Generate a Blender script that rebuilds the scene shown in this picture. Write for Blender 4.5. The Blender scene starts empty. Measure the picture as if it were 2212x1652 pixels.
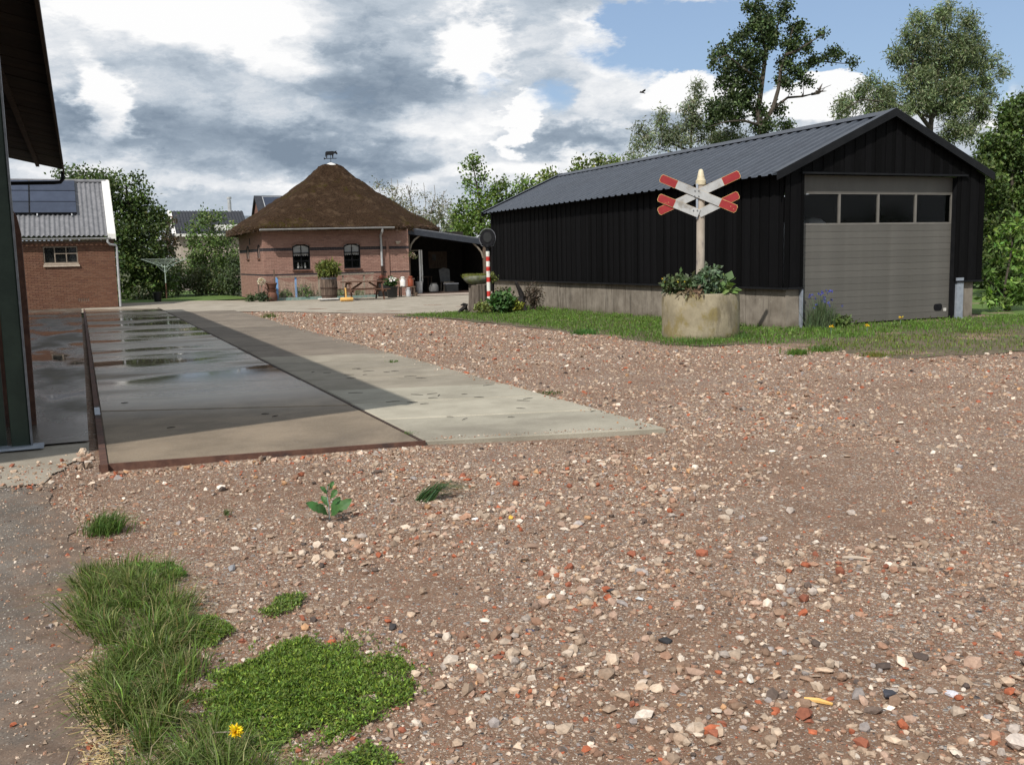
import bpy, bmesh, math, random
import numpy as np
from mathutils import Vector, Matrix
random.seed(7); RNG = np.random.default_rng(11)
SC = bpy.context.scene
COL = SC.collection
R = math.radians

# ------------------------------------------------------------------ camera
CAM_H = 1.6
FPX, CX, CY = 2104.0, 1106.0, 826.0          # focal length and centre, in units of a 2212 px wide picture
yaw, pitch, roll = R(23.678), R(7.29), R(1.3)
FW = np.array([math.sin(yaw)*math.cos(pitch), math.cos(yaw)*math.cos(pitch), -math.sin(pitch)])
R0 = np.array([math.cos(yaw), -math.sin(yaw), 0]); U0 = np.cross(R0, FW)
RT = math.cos(roll)*R0 - math.sin(roll)*U0
UP = math.cos(roll)*U0 + math.sin(roll)*R0
cam = bpy.data.cameras.new('camera'); cam.sensor_fit = 'HORIZONTAL'; cam.sensor_width = 36
cam.lens = 36*FPX/2212; cam.clip_start = 0.05; cam.clip_end = 3000
camo = bpy.data.objects.new('camera', cam); COL.objects.link(camo)
camo.matrix_world = Matrix(((RT[0], UP[0], -FW[0], 0), (RT[1], UP[1], -FW[1], 0), (RT[2], UP[2], -FW[2], CAM_H), (0, 0, 0, 1)))
SC.camera = camo

def ray(px, py): return FW + RT*(px-CX)/FPX - UP*(py-CY)/FPX
def at(px, py, Y):                              # the point at depth Y (m along +Y) seen at a place in the view
    d = ray(px, py); t = Y/d[1]; return Vector((t*d[0], Y, CAM_H+t*d[2]))

# ------------------------------------------------------------------ light
SUN_K = np.array([0.745, 0.62, -1.0]); SUN_D = SUN_K/np.linalg.norm(SUN_K)
sl = bpy.data.lights.new('sun', 'SUN'); sl.energy = 4.6; sl.angle = R(0.6); sl.color = (1.0, 0.95, 0.88)
so = bpy.data.objects.new('sun', sl); COL.objects.link(so)
so.rotation_euler = Vector(SUN_D).to_track_quat('-Z', 'Y').to_euler(); so.location = (-20, -20, 30)
SC.view_settings.view_transform = 'Standard'; SC.view_settings.look = 'None'
SC.view_settings.gamma = 1; SC.view_settings.exposure = 0.0

class NT:
    def __init__(s, tree): s.t = tree; s.n = tree.nodes; s.l = tree.links
    def node(s, typ, **kw):
        n = s.n.new(typ)
        for k, v in kw.items(): setattr(n, k, v)
        return n
    def put(s, sock, v):
        if v is None: return
        if hasattr(v, 'is_linked'): s.l.new(v, sock)
        else: sock.default_value = v
    def math(s, op, a, b=None, c=None, clamp=False):
        n = s.node('ShaderNodeMath', operation=op); n.use_clamp = clamp
        s.put(n.inputs[0], a)
        if b is not None: s.put(n.inputs[1], b)
        if c is not None: s.put(n.inputs[2], c)
        return n.outputs[0]
    def vmath(s, op, a, b=None, out=0):
        n = s.node('ShaderNodeVectorMath', operation=op); s.put(n.inputs[0], a)
        if b is not None:
            if op == 'SCALE': s.put(n.inputs['Scale'], b)
            else: s.put(n.inputs[1], b)
        return n.outputs[out]
    def noise(s, vec, scale, detail=4, rough=0.55, dist=0.0, out=0):
        n = s.node('ShaderNodeTexNoise'); s.put(n.inputs['Vector'], vec)
        n.inputs['Scale'].default_value = scale; n.inputs['Detail'].default_value = detail
        n.inputs['Roughness'].default_value = rough; n.inputs['Distortion'].default_value = dist
        return n.outputs[out]
    def voro(s, vec, scale, feature='F1', rnd=1.0):
        n = s.node('ShaderNodeTexVoronoi', feature=feature); s.put(n.inputs['Vector'], vec)
        n.inputs['Scale'].default_value = scale; n.inputs['Randomness'].default_value = rnd
        return n
    def ramp(s, fac, stops, interp='LINEAR'):
        n = s.node('ShaderNodeValToRGB'); s.put(n.inputs[0], fac); cr = n.color_ramp; cr.interpolation = interp
        while len(cr.elements) < len(stops): cr.elements.new(0.5)
        for e, (p, c) in zip(cr.elements, stops):
            e.position = p; e.color = (c[0], c[1], c[2], 1) if hasattr(c, '__len__') else (c, c, c, 1)
        return n.outputs[0]
    def mix(s, fac, a, b, blend='MIX'):
        n = s.node('ShaderNodeMix', data_type='RGBA', blend_type=blend); s.put(n.inputs[0], fac)
        for i, v in ((6, a), (7, b)):
            if isinstance(v, tuple) and len(v) == 3: v = v+(1,)
            s.put(n.inputs[i], v)
        return n.outputs[2]
    def mapr(s, v, a, b, c=0, d=1, smooth=True):
        n = s.node('ShaderNodeMapRange', interpolation_type='SMOOTHSTEP' if smooth else 'LINEAR')
        s.put(n.inputs[0], v)
        for i, x in ((1, a), (2, b), (3, c), (4, d)): n.inputs[i].default_value = x
        return n.outputs[0]
    def scale(s, vec, sc):
        n = s.node('ShaderNodeMapping'); s.put(n.inputs[0], vec); n.inputs['Scale'].default_value = sc; return n.outputs[0]

# ------------------------------------------------------------------ sky with broken cumulus
world = bpy.data.worlds.new('World'); SC.world = world; world.use_nodes = True
w = NT(world.node_tree); world.node_tree.nodes.clear()
tc = w.node('ShaderNodeTexCoord').outputs['Generated']
sky = w.node('ShaderNodeTexSky', sky_type='NISHITA'); sky.sun_disc = False
sky.sun_elevation = math.asin(-SUN_D[2]); sky.sun_rotation = math.atan2(-SUN_D[0], -SUN_D[1]) % (2*math.pi)
sky.altitude = 0; sky.air_density = 1.0; sky.dust_density = 1.2; sky.ozone_density = 1.2
D = w.vmath('NORMALIZE', tc)
dr = w.vmath('DOT_PRODUCT', D, tuple(R0), out=1); df = w.vmath('DOT_PRODUCT', D, (math.sin(yaw), math.cos(yaw), 0), out=1)
sep = w.node('ShaderNodeSeparateXYZ'); w.put(sep.inputs[0], D); dz = sep.outputs[2]
az = w.math('ARCTAN2', dr, df); el = w.math('ARCSINE', dz)
cmb = w.node('ShaderNodeCombineXYZ'); w.put(cmb.inputs[0], az); w.put(cmb.inputs[1], el); AE = cmb.outputs[0]
flat = w.vmath('MULTIPLY', D, (1, 1, 2.3))
warpn = w.noise(flat, 4.5, 7, 0.60, out=1)
warpn2 = w.noise(flat, 15, 6, 0.62, out=1)
AEw = w.vmath('ADD', AE, w.vmath('ADD', w.vmath('MULTIPLY', w.vmath('SUBTRACT', warpn, (.5, .5, .5)), (.17, .10, 0)),
                                 w.vmath('MULTIPLY', w.vmath('SUBTRACT', warpn2, (.5, .5, .5)), (.085, .06, 0))))
def azel(px, py):
    d = ray(px, py); d = d/np.linalg.norm(d)
    return math.atan2(d@R0, d@np.array([math.sin(yaw), math.cos(yaw), 0])), math.asin(d[2])
def blob(px, py, rx, ry, sharp=0.0):
    a, e = azel(px, py)
    v = w.vmath('MULTIPLY', w.vmath('SUBTRACT', AEw, (a, e, 0)), (FPX/rx, FPX/ry, 0))
    return w.mapr(w.vmath('LENGTH', v, out=1), 1.15, sharp, 0, 1)
def total(lst):
    acc = None
    for (px, py, rx, ry, sh, k) in lst:
        b = w.math('MULTIPLY', blob(px, py, rx, ry, sh), k)
        acc = b if acc is None else w.math('ADD', acc, b)
    return acc
light = total([(470, 20, 330, 95, .3, .50), (610, 140, 110, 45, .3, .30), (1010, 110, 95, 75, .5, .50), (1110, 265, 42, 60, .7, .55),
               (250, 230, 60, 80, .5, .38), (1500, 215, 105, 52, .5, .60), (1750, 230, 130, 60, .5, .55), (1000, 250, 210, 60, .3, .20),
               (1330, 170, 150, 110, .4, .28), (150, 400, 160, 60, .2, .25), (600, 395, 420, 35, .2, .18), (1150, 370, 260, 30, .2, .20), (2190, 200, 60, 80, .5, .5),
               (430, 290, 260, 62, .2, -.30), (700, 310, 200, 50, .2, -.30), (830, 180, 190, 95, .2, -.32), (165, 250, 85, 70, .3, -.28), (1240, 310, 160, 40, .3, -.34),
               (870, 330, 200, 40, .2, -.16), (330, 160, 240, 60, .1, -.04), (1200, 40, 150, 60, .2, -.14), (660, 350, 500, 40, .2, -.10)])
n1 = w.noise(flat, 3.2, 9, 0.58); n2 = w.noise(w.vmath('ADD', flat, w.vmath('SCALE', warpn2, .10)), 10.0, 9, 0.62)
lum = w.math('ADD', w.math('ADD', w.math('MULTIPLY', w.math('SUBTRACT', n1, 0.5), 0.60), w.math('MULTIPLY', w.math('SUBTRACT', n2, 0.5), 0.95)), w.math('ADD', light, 0.55))
lum = w.math('MULTIPLY_ADD', w.math('SUBTRACT', lum, .56), 1.22, .56)
ccol = w.ramp(lum, [(0.08, (.235, .30, .385)), (0.30, (.36, .435, .525)), (0.50, (.57, .64, .72)), (0.70, (.84, .87, .91)), (0.90, (1.08, 1.08, 1.08))])
gap = total([(1820, 70, 560, 150, .45, .75), (2150, 120, 240, 150, .4, .4), (1160, 225, 80, 65, .2, .26), (1450, 60, 130, 80, .3, .3), (1020, 170, 60, 40, .3, .2)])
back = total([(1500, 215, 110, 60, .5, .5), (1750, 235, 150, 66, .5, .6)])
cov = w.math('ADD', w.math('SUBTRACT', w.math('ADD', w.math('MULTIPLY', w.math('SUBTRACT', n1, .5), 1.3), w.math('MULTIPLY', w.math('SUBTRACT', n2, .5), .35)), gap), w.math('ADD', back, 0.36))
covm = w.mapr(cov, -0.05, 0.22)
skyc = w.vmath('SCALE', sky.outputs[0], 0.115)
skyc = w.mix(0.40, skyc, (.44, .62, .94))
final = w.mix(covm, skyc, ccol)
bg = w.node('ShaderNodeBackground'); w.put(bg.inputs[0], final); bg.inputs[1].default_value = 0.92
out = w.node('ShaderNodeOutputWorld'); w.l.new(bg.outputs[0], out.inputs[0])

# ------------------------------------------------------------------ materials
MATS = {}
def newmat(name):
    m = bpy.data.materials.new(name); m.use_nodes = True; m.node_tree.nodes.clear(); t = NT(m.node_tree)
    p = t.node('ShaderNodeBsdfPrincipled'); o = t.node('ShaderNodeOutputMaterial'); t.l.new(p.outputs[0], o.inputs[0])
    MATS[name] = m; return m, t, p, o
def coords(t, kind='Object'): return t.node('ShaderNodeTexCoord').outputs[kind]
def mat(name, c1, c2=None, scale=6, rough=.7, bump=0.0, bscale=None, stretch=(1, 1, 1), metal=0.0, spec=0.4, lo=.35, hi=.68, rvar=0.0, detail=6, c3=None, s3=2.0, objvar=0.0, dist=0.0, lo3=.52, hi3=.72):
    m, t, p, o = newmat(name); v = t.scale(coords(t), stretch)
    col = t.mix(t.mapr(t.noise(v, scale, detail, .6, dist), lo, hi), c1, c2 or c1)
    if c3: col = t.mix(t.mapr(t.noise(t.vmath('ADD', v, (7.3, 2.1, 4.4)), s3, 5, .6), lo3, hi3), col, c3)
    if objvar:
        oi = t.node('ShaderNodeObjectInfo').outputs['Random']
        col = t.mix(1.0, col, t.ramp(oi, [(0, (1-objvar,)*3), (1, (1+objvar,)*3)]), 'MULTIPLY')
    t.put(p.inputs['Base Color'], col); p.inputs['Roughness'].default_value = rough
    if rvar: t.put(p.inputs['Roughness'], t.mapr(t.noise(v, scale*.7, 4), .3, .7, rough-rvar, rough+rvar))
    p.inputs['Metallic'].default_value = metal; p.inputs['Specular IOR Level'].default_value = spec
    if bump:
        b = t.node('ShaderNodeBump'); b.inputs['Strength'].default_value = min(bump, 1); b.inputs['Distance'].default_value = .01*max(bump, 1)
        t.put(b.inputs['Height'], t.noise(v, bscale or scale*3, 6, .65)); t.put(p.inputs['Normal'], b.outputs[0])
    return m
def vcol_mat(name, rough=.8, bump=.3, bscale=120, spec=.3, trans=0.0, tint=None):
    m, t, p, o = newmat(name)
    a = t.node('ShaderNodeAttribute', attribute_name='Col').outputs[0]
    v = coords(t)
    c = t.mix(1.0, a, t.ramp(t.noise(v, bscale*.4, 4, .6), [(.3, .78), (.7, 1.18)]), 'MULTIPLY') if not trans else a
    t.put(p.inputs['Base Color'], c); p.inputs['Roughness'].default_value = rough; p.inputs['Specular IOR Level'].default_value = spec
    if bump:
        b = t.node('ShaderNodeBump'); b.inputs['Strength'].default_value = bump; b.inputs['Distance'].default_value = .004
        t.put(b.inputs['Height'], t.noise(v, bscale, 4)); t.put(p.inputs['Normal'], b.outputs[0])
    if trans:
        tr = t.node('ShaderNodeBsdfTranslucent'); t.put(tr.inputs[0], t.mix(1.0, a, (1.25, 1.3, .6), 'MULTIPLY'))
        ms = t.node('ShaderNodeMixShader'); ms.inputs[0].default_value = trans
        t.l.new(p.outputs[0], ms.inputs[1]); t.l.new(tr.outputs[0], ms.inputs[2]); t.l.new(ms.outputs[0], o.inputs[0])
    return m
vcol_mat('stone', .85, .4, 160, .3)
vcol_mat('brick', .88, .25, 70, .25)
vcol_mat('leaf', .55, 0, 10, .35, trans=.22)
vcol_mat('paintv', .6, 0, 40, .4)
def gravel_material():
    m, t, p, o = newmat('gravel'); v = coords(t)
    wv = t.vmath('ADD', v, t.vmath('SCALE', t.noise(v, 22, 3, .6, out=1), .028))
    patch = t.mapr(t.noise(v, .55, 5, .62), .36, .66)
    dirt = t.mix(t.mapr(t.noise(v, 5, 9, .72), .32, .68), (.140, .080, .050), (.245, .152, .101))
    dirt = t.mix(t.mapr(t.noise(v, .9, 5, .6), .60, .70), dirt, (.255, .19, .135))
    dirt = t.mix(t.math('MULTIPLY', t.mapr(t.noise(v, 260, 3, .8), .40, .70), .75), dirt, (.095, .060, .042))
    dirt = t.mix(t.math('MULTIPLY', t.mapr(t.noise(t.vmath('ADD', v, (3, 3, 3)), 330, 2, .8), .56, .74), .8), dirt, (.40, .31, .235))
    col = dirt; hgt = t.math('MULTIPLY', t.noise(v, 90, 5, .7), .5)
    for sc, th, pr, hh in ((150, .46, .50, .5), (80, .46, .55, .8), (42, .44, .62, 1.2), (24, .40, .72, 1.6)):
        vo = t.voro(wv, sc); rc = t.node('ShaderNodeSeparateColor'); t.put(rc.inputs[0], vo.outputs['Color'])
        cellc = t.ramp(rc.outputs[0], [(0, (.40, .31, .24)), (.2, (.26, .15, .105)), (.36, (.43, .345, .275)), (.5, (.21, .155, .12)), (.62, (.49, .41, .335)), (.76, (.33, .14, .085)), (.84, (.31, .29, .275)), (.93, (.56, .50, .43)), (.97, (.09, .08, .078))], 'CONSTANT')
        sel = t.math('LESS_THAN', t.math('ADD', rc.outputs[1], t.math('MULTIPLY', t.math('SUBTRACT', patch, .5), -.5)), 1-pr+.1)
        inner = t.mapr(vo.outputs['Distance'], th, th*.8)
        mk = t.math('MULTIPLY', sel, inner)
        col = t.mix(mk, col, cellc)
        hgt = t.math('ADD', hgt, t.math('MULTIPLY', t.math('MULTIPLY', sel, t.mapr(vo.outputs['Distance'], th, 0)), hh))
    t.put(p.inputs['Base Color'], col); p.inputs['Roughness'].default_value = .9; p.inputs['Specular IOR Level'].default_value = .25
    b = t.node('ShaderNodeBump'); b.inputs['Strength'].default_value = .9; b.inputs['Distance'].default_value = .010
    t.put(b.inputs['Height'], hgt); t.put(p.inputs['Normal'], b.outputs[0])
gravel_material()
def concrete(name, c1, c2, cd, wet=None, speck=.5, objvar=.12, wcol=.5, stain=.55, edge=False):
    m, t, p, o = newmat(name); v = coords(t)
    col = t.mix(t.mapr(t.noise(v, 1.6, 8, .65), .34, .66), c1, c2)
    col = t.mix(t.math('MULTIPLY', t.mapr(t.noise(t.vmath('ADD', v, (3, 9, 1)), .9, 6, .6, .4), .5, .75), stain), col, cd)
    col = t.mix(t.math('MULTIPLY', t.mapr(t.noise(v, 95, 3, .8), .35, .75), speck), col, cd)
    vo = t.voro(v, 85); rc = t.node('ShaderNodeSeparateColor'); t.put(rc.inputs[0], vo.outputs['Color'])
    chips = t.math('MULTIPLY', t.math('GREATER_THAN', rc.outputs[0], .86), t.mapr(vo.outputs['Distance'], .42, .3))
    col = t.mix(t.math('MULTIPLY', chips, speck), col, (.42, .39, .35))
    oi = t.node('ShaderNodeObjectInfo').outputs['Random']
    col = t.mix(1.0, col, t.ramp(oi, [(0, (1-objvar,)*3), (1, (1+objvar,)*3)]), 'MULTIPLY')
    p.inputs['Specular IOR Level'].default_value = .35
    b = t.node('ShaderNodeBump'); b.inputs['Distance'].default_value = .004
    t.put(b.inputs['Height'], t.noise(v, 60, 6, .75))
    if wet:
        sx, sy, lo, hi, ymin, ymax = wet
        sp = t.node('ShaderNodeSeparateXYZ'); t.put(sp.inputs[0], v)
        zone = t.math('MULTIPLY', t.mapr(sp.outputs[1], ymin, ymin+2.5), t.mapr(sp.outputs[1], ymax, ymax-4))
        wn = t.noise(t.vmath('MULTIPLY', v, (sx, sy, 1)), 1.0, 5, .55)
        wm = t.math('MULTIPLY', t.mapr(wn, lo, hi), zone)
        damp = t.math('MULTIPLY', t.mapr(wn, lo-.20, lo+.02), t.mapr(sp.outputs[1], ymin-3.0, ymin))
        col = t.mix(t.math('MULTIPLY', damp, 1-wcol), col, (.02, .02, .02))
        t.put(p.inputs['Base Color'], col)
        rgh = t.mapr(t.math('ADD', t.math('MULTIPLY', wm, .30), t.math('MULTIPLY', damp, .70)), 0, 1, .82, .03, False)
        t.put(p.inputs['Roughness'], rgh)
        t.put(b.inputs['Strength'], t.math('MULTIPLY', t.math('SUBTRACT', 1.0, wm), .45))
        t.put(p.inputs['Specular IOR Level'], t.mapr(wm, 0, 1, .35, .5))
    else:
        if edge:
            sp = t.node('ShaderNodeSeparateXYZ'); t.put(sp.inputs[0], v)
            em = t.mapr(t.math('ADD', sp.outputs[0], t.math('MULTIPLY', t.math('SUBTRACT', t.noise(v, 3.5, 7, .7), .5), 1.5)), -.62, -.1)
            col = t.mix(t.math('MULTIPLY', em, .85), col, t.mix(t.mapr(t.noise(v, 9, 8, .75), .3, .7), (.10, .062, .042), (.22, .155, .112)))
            col = t.mix(t.math('MULTIPLY', t.mapr(t.noise(v, 150, 3, .8), .52, .66), .8), col, (.05, .04, .034))
        t.put(p.inputs['Base Color'], col); p.inputs['Roughness'].default_value = .88; b.inputs['Strength'].default_value = .9 if edge else .5
    t.put(p.inputs['Normal'], b.outputs[0]); return m
concrete('plate_left', (.235, .185, .130), (.34, .268, .19), (.10, .08, .062), wet=(.17, .55, .49, .60, 12.5, 41), wcol=.78, objvar=.22)
concrete('plate_right', (.31, .285, .225), (.40, .37, .295), (.17, .148, .115), objvar=.14, speck=.45, stain=.6)
concrete('plate_mid', (.225, .198, .152), (.30, .265, .208), (.14, .12, .095), objvar=.16, speck=.5, stain=.7)
concrete('plate_brown', (.140, .114, .088), (.195, .162, .126), (.12, .10, .08), objvar=.14, speck=.45, stain=.6)
concrete('floor_wet', (.15, .13, .10), (.22, .19, .15), (.08, .07, .06), wet=(.8, .35, .50, .62, 10.2, 42), wcol=.45)
concrete('apron', (.135, .115, .095), (.215, .185, .155), (.062, .053, .046), speck=.95, stain=.8, edge=True)
concrete('yard', (.27, .235, .185), (.36, .32, .26), (.16, .14, .11), objvar=.08)
def plinth_material():
    m, t, p, o = newmat('plinth'); v = coords(t)
    col = t.mix(t.mapr(t.noise(v, 2.2, 7, .65), .34, .66), (.165, .142, .115), (.255, .225, .186))
    col = t.mix(t.math('MULTIPLY', t.mapr(t.noise(t.scale(v, (5, 5, .45)), 1.5, 6, .7), .50, .68), .75), col, (.075, .064, .052))
    col = t.mix(t.math('MULTIPLY', t.mapr(t.noise(t.scale(v, (9, 9, 1.2)), 1.5, 6, .75), .56, .7), .5), col, (.36, .335, .295))
    vo = t.voro(v, 26); rc = t.node('ShaderNodeSeparateColor'); t.put(rc.inputs[0], vo.outputs['Color'])
    lich = t.math('MULTIPLY', t.math('GREATER_THAN', rc.outputs[0], .55), t.mapr(vo.outputs['Distance'], .42, .22))
    col = t.mix(t.math('MULTIPLY', lich, t.mapr(t.noise(v, .8, 4, .6), .47, .6)), col, (.40, .38, .34))
    sp = t.node('ShaderNodeSeparateXYZ'); t.put(sp.inputs[0], v)
    col = t.mix(t.math('MULTIPLY', t.mapr(t.math('ADD', sp.outputs[2], t.math('MULTIPLY', t.noise(v, 3, 4), .3)), .34, .12), .6), col, (.085, .078, .05))
    t.put(p.inputs['Base Color'], col); p.inputs['Roughness'].default_value = .92; p.inputs['Specular IOR Level'].default_value = .2
    b = t.node('ShaderNodeBump'); b.inputs['Strength'].default_value = .6; b.inputs['Distance'].default_value = .01
    t.put(b.inputs['Height'], t.noise(v, 40, 7, .75)); t.put(p.inputs['Normal'], b.outputs[0])
plinth_material()
def ring_material():
    m, t, p, o = newmat('ring'); v = coords(t)
    col = t.mix(t.mapr(t.noise(v, 3, 7, .65), .3, .7), (.215, .185, .120), (.35, .305, .21))
    col = t.mix(t.math('MULTIPLY', t.mapr(t.noise(t.scale(v, (1.4, 1.4, 1.0)), 1.9, 7, .68), .47, .62), .8), col, (.20, .155, .040))
    col = t.mix(t.math('MULTIPLY', t.mapr(t.noise(t.scale(v, (3, 3, .7)), 1.3, 7, .72), .52, .66), .7), col, (.115, .095, .064))
    col = t.mix(t.math('MULTIPLY', t.mapr(t.noise(v, 7, 7, .75), .5, .7), .4), col, (.16, .135, .09))
    sp = t.node('ShaderNodeSeparateXYZ'); t.put(sp.inputs[0], v)
    col = t.mix(t.math('MULTIPLY', t.mapr(sp.outputs[2], .12, .0), .6), col, (.13, .13, .06))
    col = t.mix(t.math('MULTIPLY', t.mapr(t.noise(v, 70, 3, .8), .4, .75), .5), col, (.22, .19, .13))
    t.put(p.inputs['Base Color'], col); p.inputs['Roughness'].default_value = .92
    b = t.node('ShaderNodeBump'); b.inputs['Strength'].default_value = .6; b.inputs['Distance'].default_value = .012
    t.put(b.inputs['Height'], t.noise(v, 26, 8, .7)); t.put(p.inputs['Normal'], b.outputs[0])
ring_material()
def thatch_material():
    m, t, p, o = newmat('thatch'); v = coords(t)
    fine = t.noise(t.scale(v, (7, 7, 30)), 3, 8, .8); big = t.noise(v, .7, 5, .6); clump = t.noise(t.scale(v, (1, 1, 2.4)), 4.5, 7, .72)
    col = t.mix(t.mapr(fine, .36, .64), (.020, .011, .0065), (.135, .082, .048))
    col = t.mix(t.math('MULTIPLY', t.mapr(clump, .52, .62), .6), col, (.030, .018, .011))
    col = t.mix(t.math('MULTIPLY', t.mapr(t.noise(t.vmath('ADD', v, (1, 8, 3)), 2.2, 6, .7), .52, .64), .5), col, (.19, .125, .078))
    gmask = t.mapr(t.noise(t.vmath('ADD', v, (5, 1, 2)), .75, 6, .7), .52, .62)
    col = t.mix(t.math('MULTIPLY', gmask, t.mapr(t.noise(v, 9, 5, .7), .42, .62)), col, (.075, .062, .008))
    t.put(p.inputs['Base Color'], col); p.inputs['Roughness'].default_value = .95; p.inputs['Specular IOR Level'].default_value = .08
    b = t.node('ShaderNodeBump'); b.inputs['Strength'].default_value = 1; b.inputs['Distance'].default_value = .16
    t.put(b.inputs['Height'], t.math('ADD', fine, t.math('MULTIPLY', clump, 1.1))); t.put(p.inputs['Normal'], b.outputs[0])
thatch_material()
mat('far_ground', (.055, .075, .022), (.10, .10, .045), 1.2, .95, .4)
mat('lawn', (.060, .115, .018), (.11, .17, .035), 3.5, .9, .8, 90)
mat('soil', (.085, .065, .042), (.15, .115, .075), 9, .95, .8, 40, c3=(.065, .085, .028), s3=1.3)
mat('pot_soil', (.03, .022, .015), (.06, .045, .03), 20, .95, .6)
mat('path_pale', (.30, .245, .20), (.38, .32, .27), 4, .9, .3)
mat('black_board', (.0020, .0020, .0025), (.0038, .0037, .0041), 5, .75, .5, 14, (14, 14, .6), spec=.10, objvar=.6)
mat('black_trim', (.006, .0065, .008), (.010, .0105, .012), 4, .5, 0, spec=.2)
mat('roof_metal', (.034, .041, .055), (.046, .054, .070), 2.5, .48, 0, spec=.5, objvar=.06, rvar=.08)
mat('trim_metal', (.028, .032, .043), (.038, .043, .055), 3, .42, 0, spec=.5)
mat('fibre_roof', (.13, .132, .142), (.19, .19, .202), 5, .75, .3, 30, objvar=.06)
mat('door_grey', (.104, .100, .090), (.124, .119, .107), 2.2, .5, .25, 160, spec=.35, objvar=.05, c3=(.092, .087, .076), s3=1.1, stretch=(1, 1, .5))
mat('door_rail', (.150, .142, .128), (.175, .166, .150), 5, .5, 0)
mat('steel_galv', (.30, .34, .40), (.40, .44, .50), 9, .45, .1, 40, metal=.4, spec=.5)
mat('zinc', (.36, .37, .38), (.48, .49, .50), 5, .5, 0, metal=.15)
mat('white_paint', (.66, .65, .62), (.78, .77, .74), 4, .55, .1)
mat('cream_paint', (.55, .48, .33), (.66, .59, .43), 8, .55, .25, 30, c3=(.26, .19, .08), s3=9)
mat('pole_beige', (.32, .275, .225), (.42, .37, .31), 6, .7, .35, 40, (1, 1, .4), c3=(.17, .15, .15), s3=7)
mat('sign_white', (.34, .35, .355), (.43, .44, .44), 5, .5, .15, 40, c3=(.24, .225, .20), s3=5)
mat('sign_red', (.24, .014, .018), (.29, .022, .024), 6, .5, .2, 40, c3=(.52, .36, .14), s3=11, lo3=.64, hi3=.67)
mat('sign_yellow', (.52, .33, .11), (.62, .44, .20), 12, .6, .2)
mat('band_red', (.42, .022, .018), (.50, .04, .03), 9, .5, .1)
mat('band_white', (.66, .66, .60), (.76, .76, .70), 9, .5, .1, c3=(.45, .43, .36), s3=6)
mat('iron_black', (.006, .006, .008), (.012, .012, .014), 14, .5, .2, 30, spec=.2)
mat('iron_grey', (.10, .105, .12), (.16, .165, .18), 14, .45, .1)
mat('rust', (.075, .036, .026), (.125, .062, .042), 10, .85, .4, 50, c3=(.04, .03, .028), s3=3)
mat('rust_dark', (.030, .017, .012), (.055, .030, .020), 5, .85, .5, 40, (1, 1, .3))
mat('green_steel', (.010, .022, .014), (.020, .036, .024), 4, .5, .2, 30, spec=.4)
mat('under_roof', (.020, .013, .009), (.050, .032, .022), 4, .9, .4, 20, (1, 8, 1), objvar=.3)
mat('eave_board', (.034, .022, .015), (.060, .038, .026), 5, .85, .5, 20, (1, 6, 1))
mat('mortar_pink', (.22, .15, .125), (.27, .19, .16), 9, .95, .4, 60)
mat('mortar', (.12, .085, .066), (.16, .115, .09), 9, .95, .4, 60)
mat('wood_brown', (.085, .042, .026), (.15, .078, .05), 4, .75, .4, 22, (1.5, 12, 12), objvar=.12)
mat('wood_grey', (.19, .16, .125), (.28, .24, .19), 5, .85, .4, 25, (3, 3, 1))
mat('wood_post', (.10, .070, .050), (.165, .12, .088), 5, .8, .4, 25, (3, 3, .7))
mat('wood_barrel', (.085, .060, .045), (.145, .105, .08), 7, .85, .4, 30, (2, 2, .4), objvar=.2)
mat('wood_stump', (.075, .060, .047), (.155, .13, .107), 5, .95, .9, 12, (3, 3, .35), c3=(.06, .05, .04), s3=3)
mat('wood_yellow', (.58, .33, .09), (.68, .43, .15), 8, .7, .2)
mat('blue_paint', (.12, .30, .62), (.20, .40, .70), 9, .6, .2, c3=(.30, .34, .38), s3=6)
mat('green_board', (.13, .21, .19), (.22, .30, .27), 9, .7, .2, c3=(.27, .26, .24), s3=4)
mat('terracotta', (.095, .042, .028), (.15, .068, .044), 8, .85, .3, 40, c3=(.07, .048, .036), s3=4)
mat('brick_plain', (.22, .125, .095), (.28, .16, .125), 14, .9, .4, 60)
mat('orange_enamel', (.20, .042, .017), (.25, .062, .024), 6, .5, .1)
mat('white_enamel', (.68, .67, .63), (.78, .77, .74), 6, .4, .05)
mat('dark_plastic', (.012, .013, .014), (.022, .023, .024), 6, .5, .1)
mat('solar', (.024, .032, .056), (.032, .042, .070), 3, .28, 0, spec=.5, objvar=.15)
mat('solar_frame', (.010, .011, .016), (.014, .015, .02), 3, .4)
mat('window_dark', (.018, .018, .016), (.03, .028, .024), 8, .5)
mat('frame_taupe', (.19, .155, .12), (.25, .205, .16), 8, .7, .2)
mat('sill_pale', (.40, .33, .26), (.50, .42, .34), 8, .75, .2)
mat('lace', (.62, .62, .60), (.72, .72, .70), 60, .9)
mat('room_dark', (.010, .009, .009), (.018, .016, .015), 4, .9)
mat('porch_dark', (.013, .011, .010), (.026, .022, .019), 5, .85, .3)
mat('grey_dim', (.10, .10, .10), (.15, .15, .15), 6, .8)
mat('stone_basin', (.15, .16, .12), (.24, .25, .19), 8, .9, .5, 30, c3=(.14, .17, .05), s3=3)
mat('bark', (.045, .036, .028), (.095, .078, .062), 8, .95, .7, 24, (3, 3, .6))
mat('bark_pale', (.17, .15, .125), (.27, .245, .21), 8, .95, .5, 24, (3, 3, .6))
mat('char', (.007, .006, .006), (.022, .018, .016), 10, .9, .7, 20)
mat('tile_dark', (.020, .022, .028), (.034, .036, .044), 5, .6, .2)
mat('slate_blue', (.10, .12, .145), (.14, .16, .185), 5, .6)
mat('far_brick', (.14, .068, .05), (.19, .095, .07), 20, .9)
mat('far_wall', (.33, .28, .235), (.43, .37, .32), 6, .9)
mat('bird_dark', (.018, .015, .014), (.03, .026, .024), 8, .8)
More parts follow.
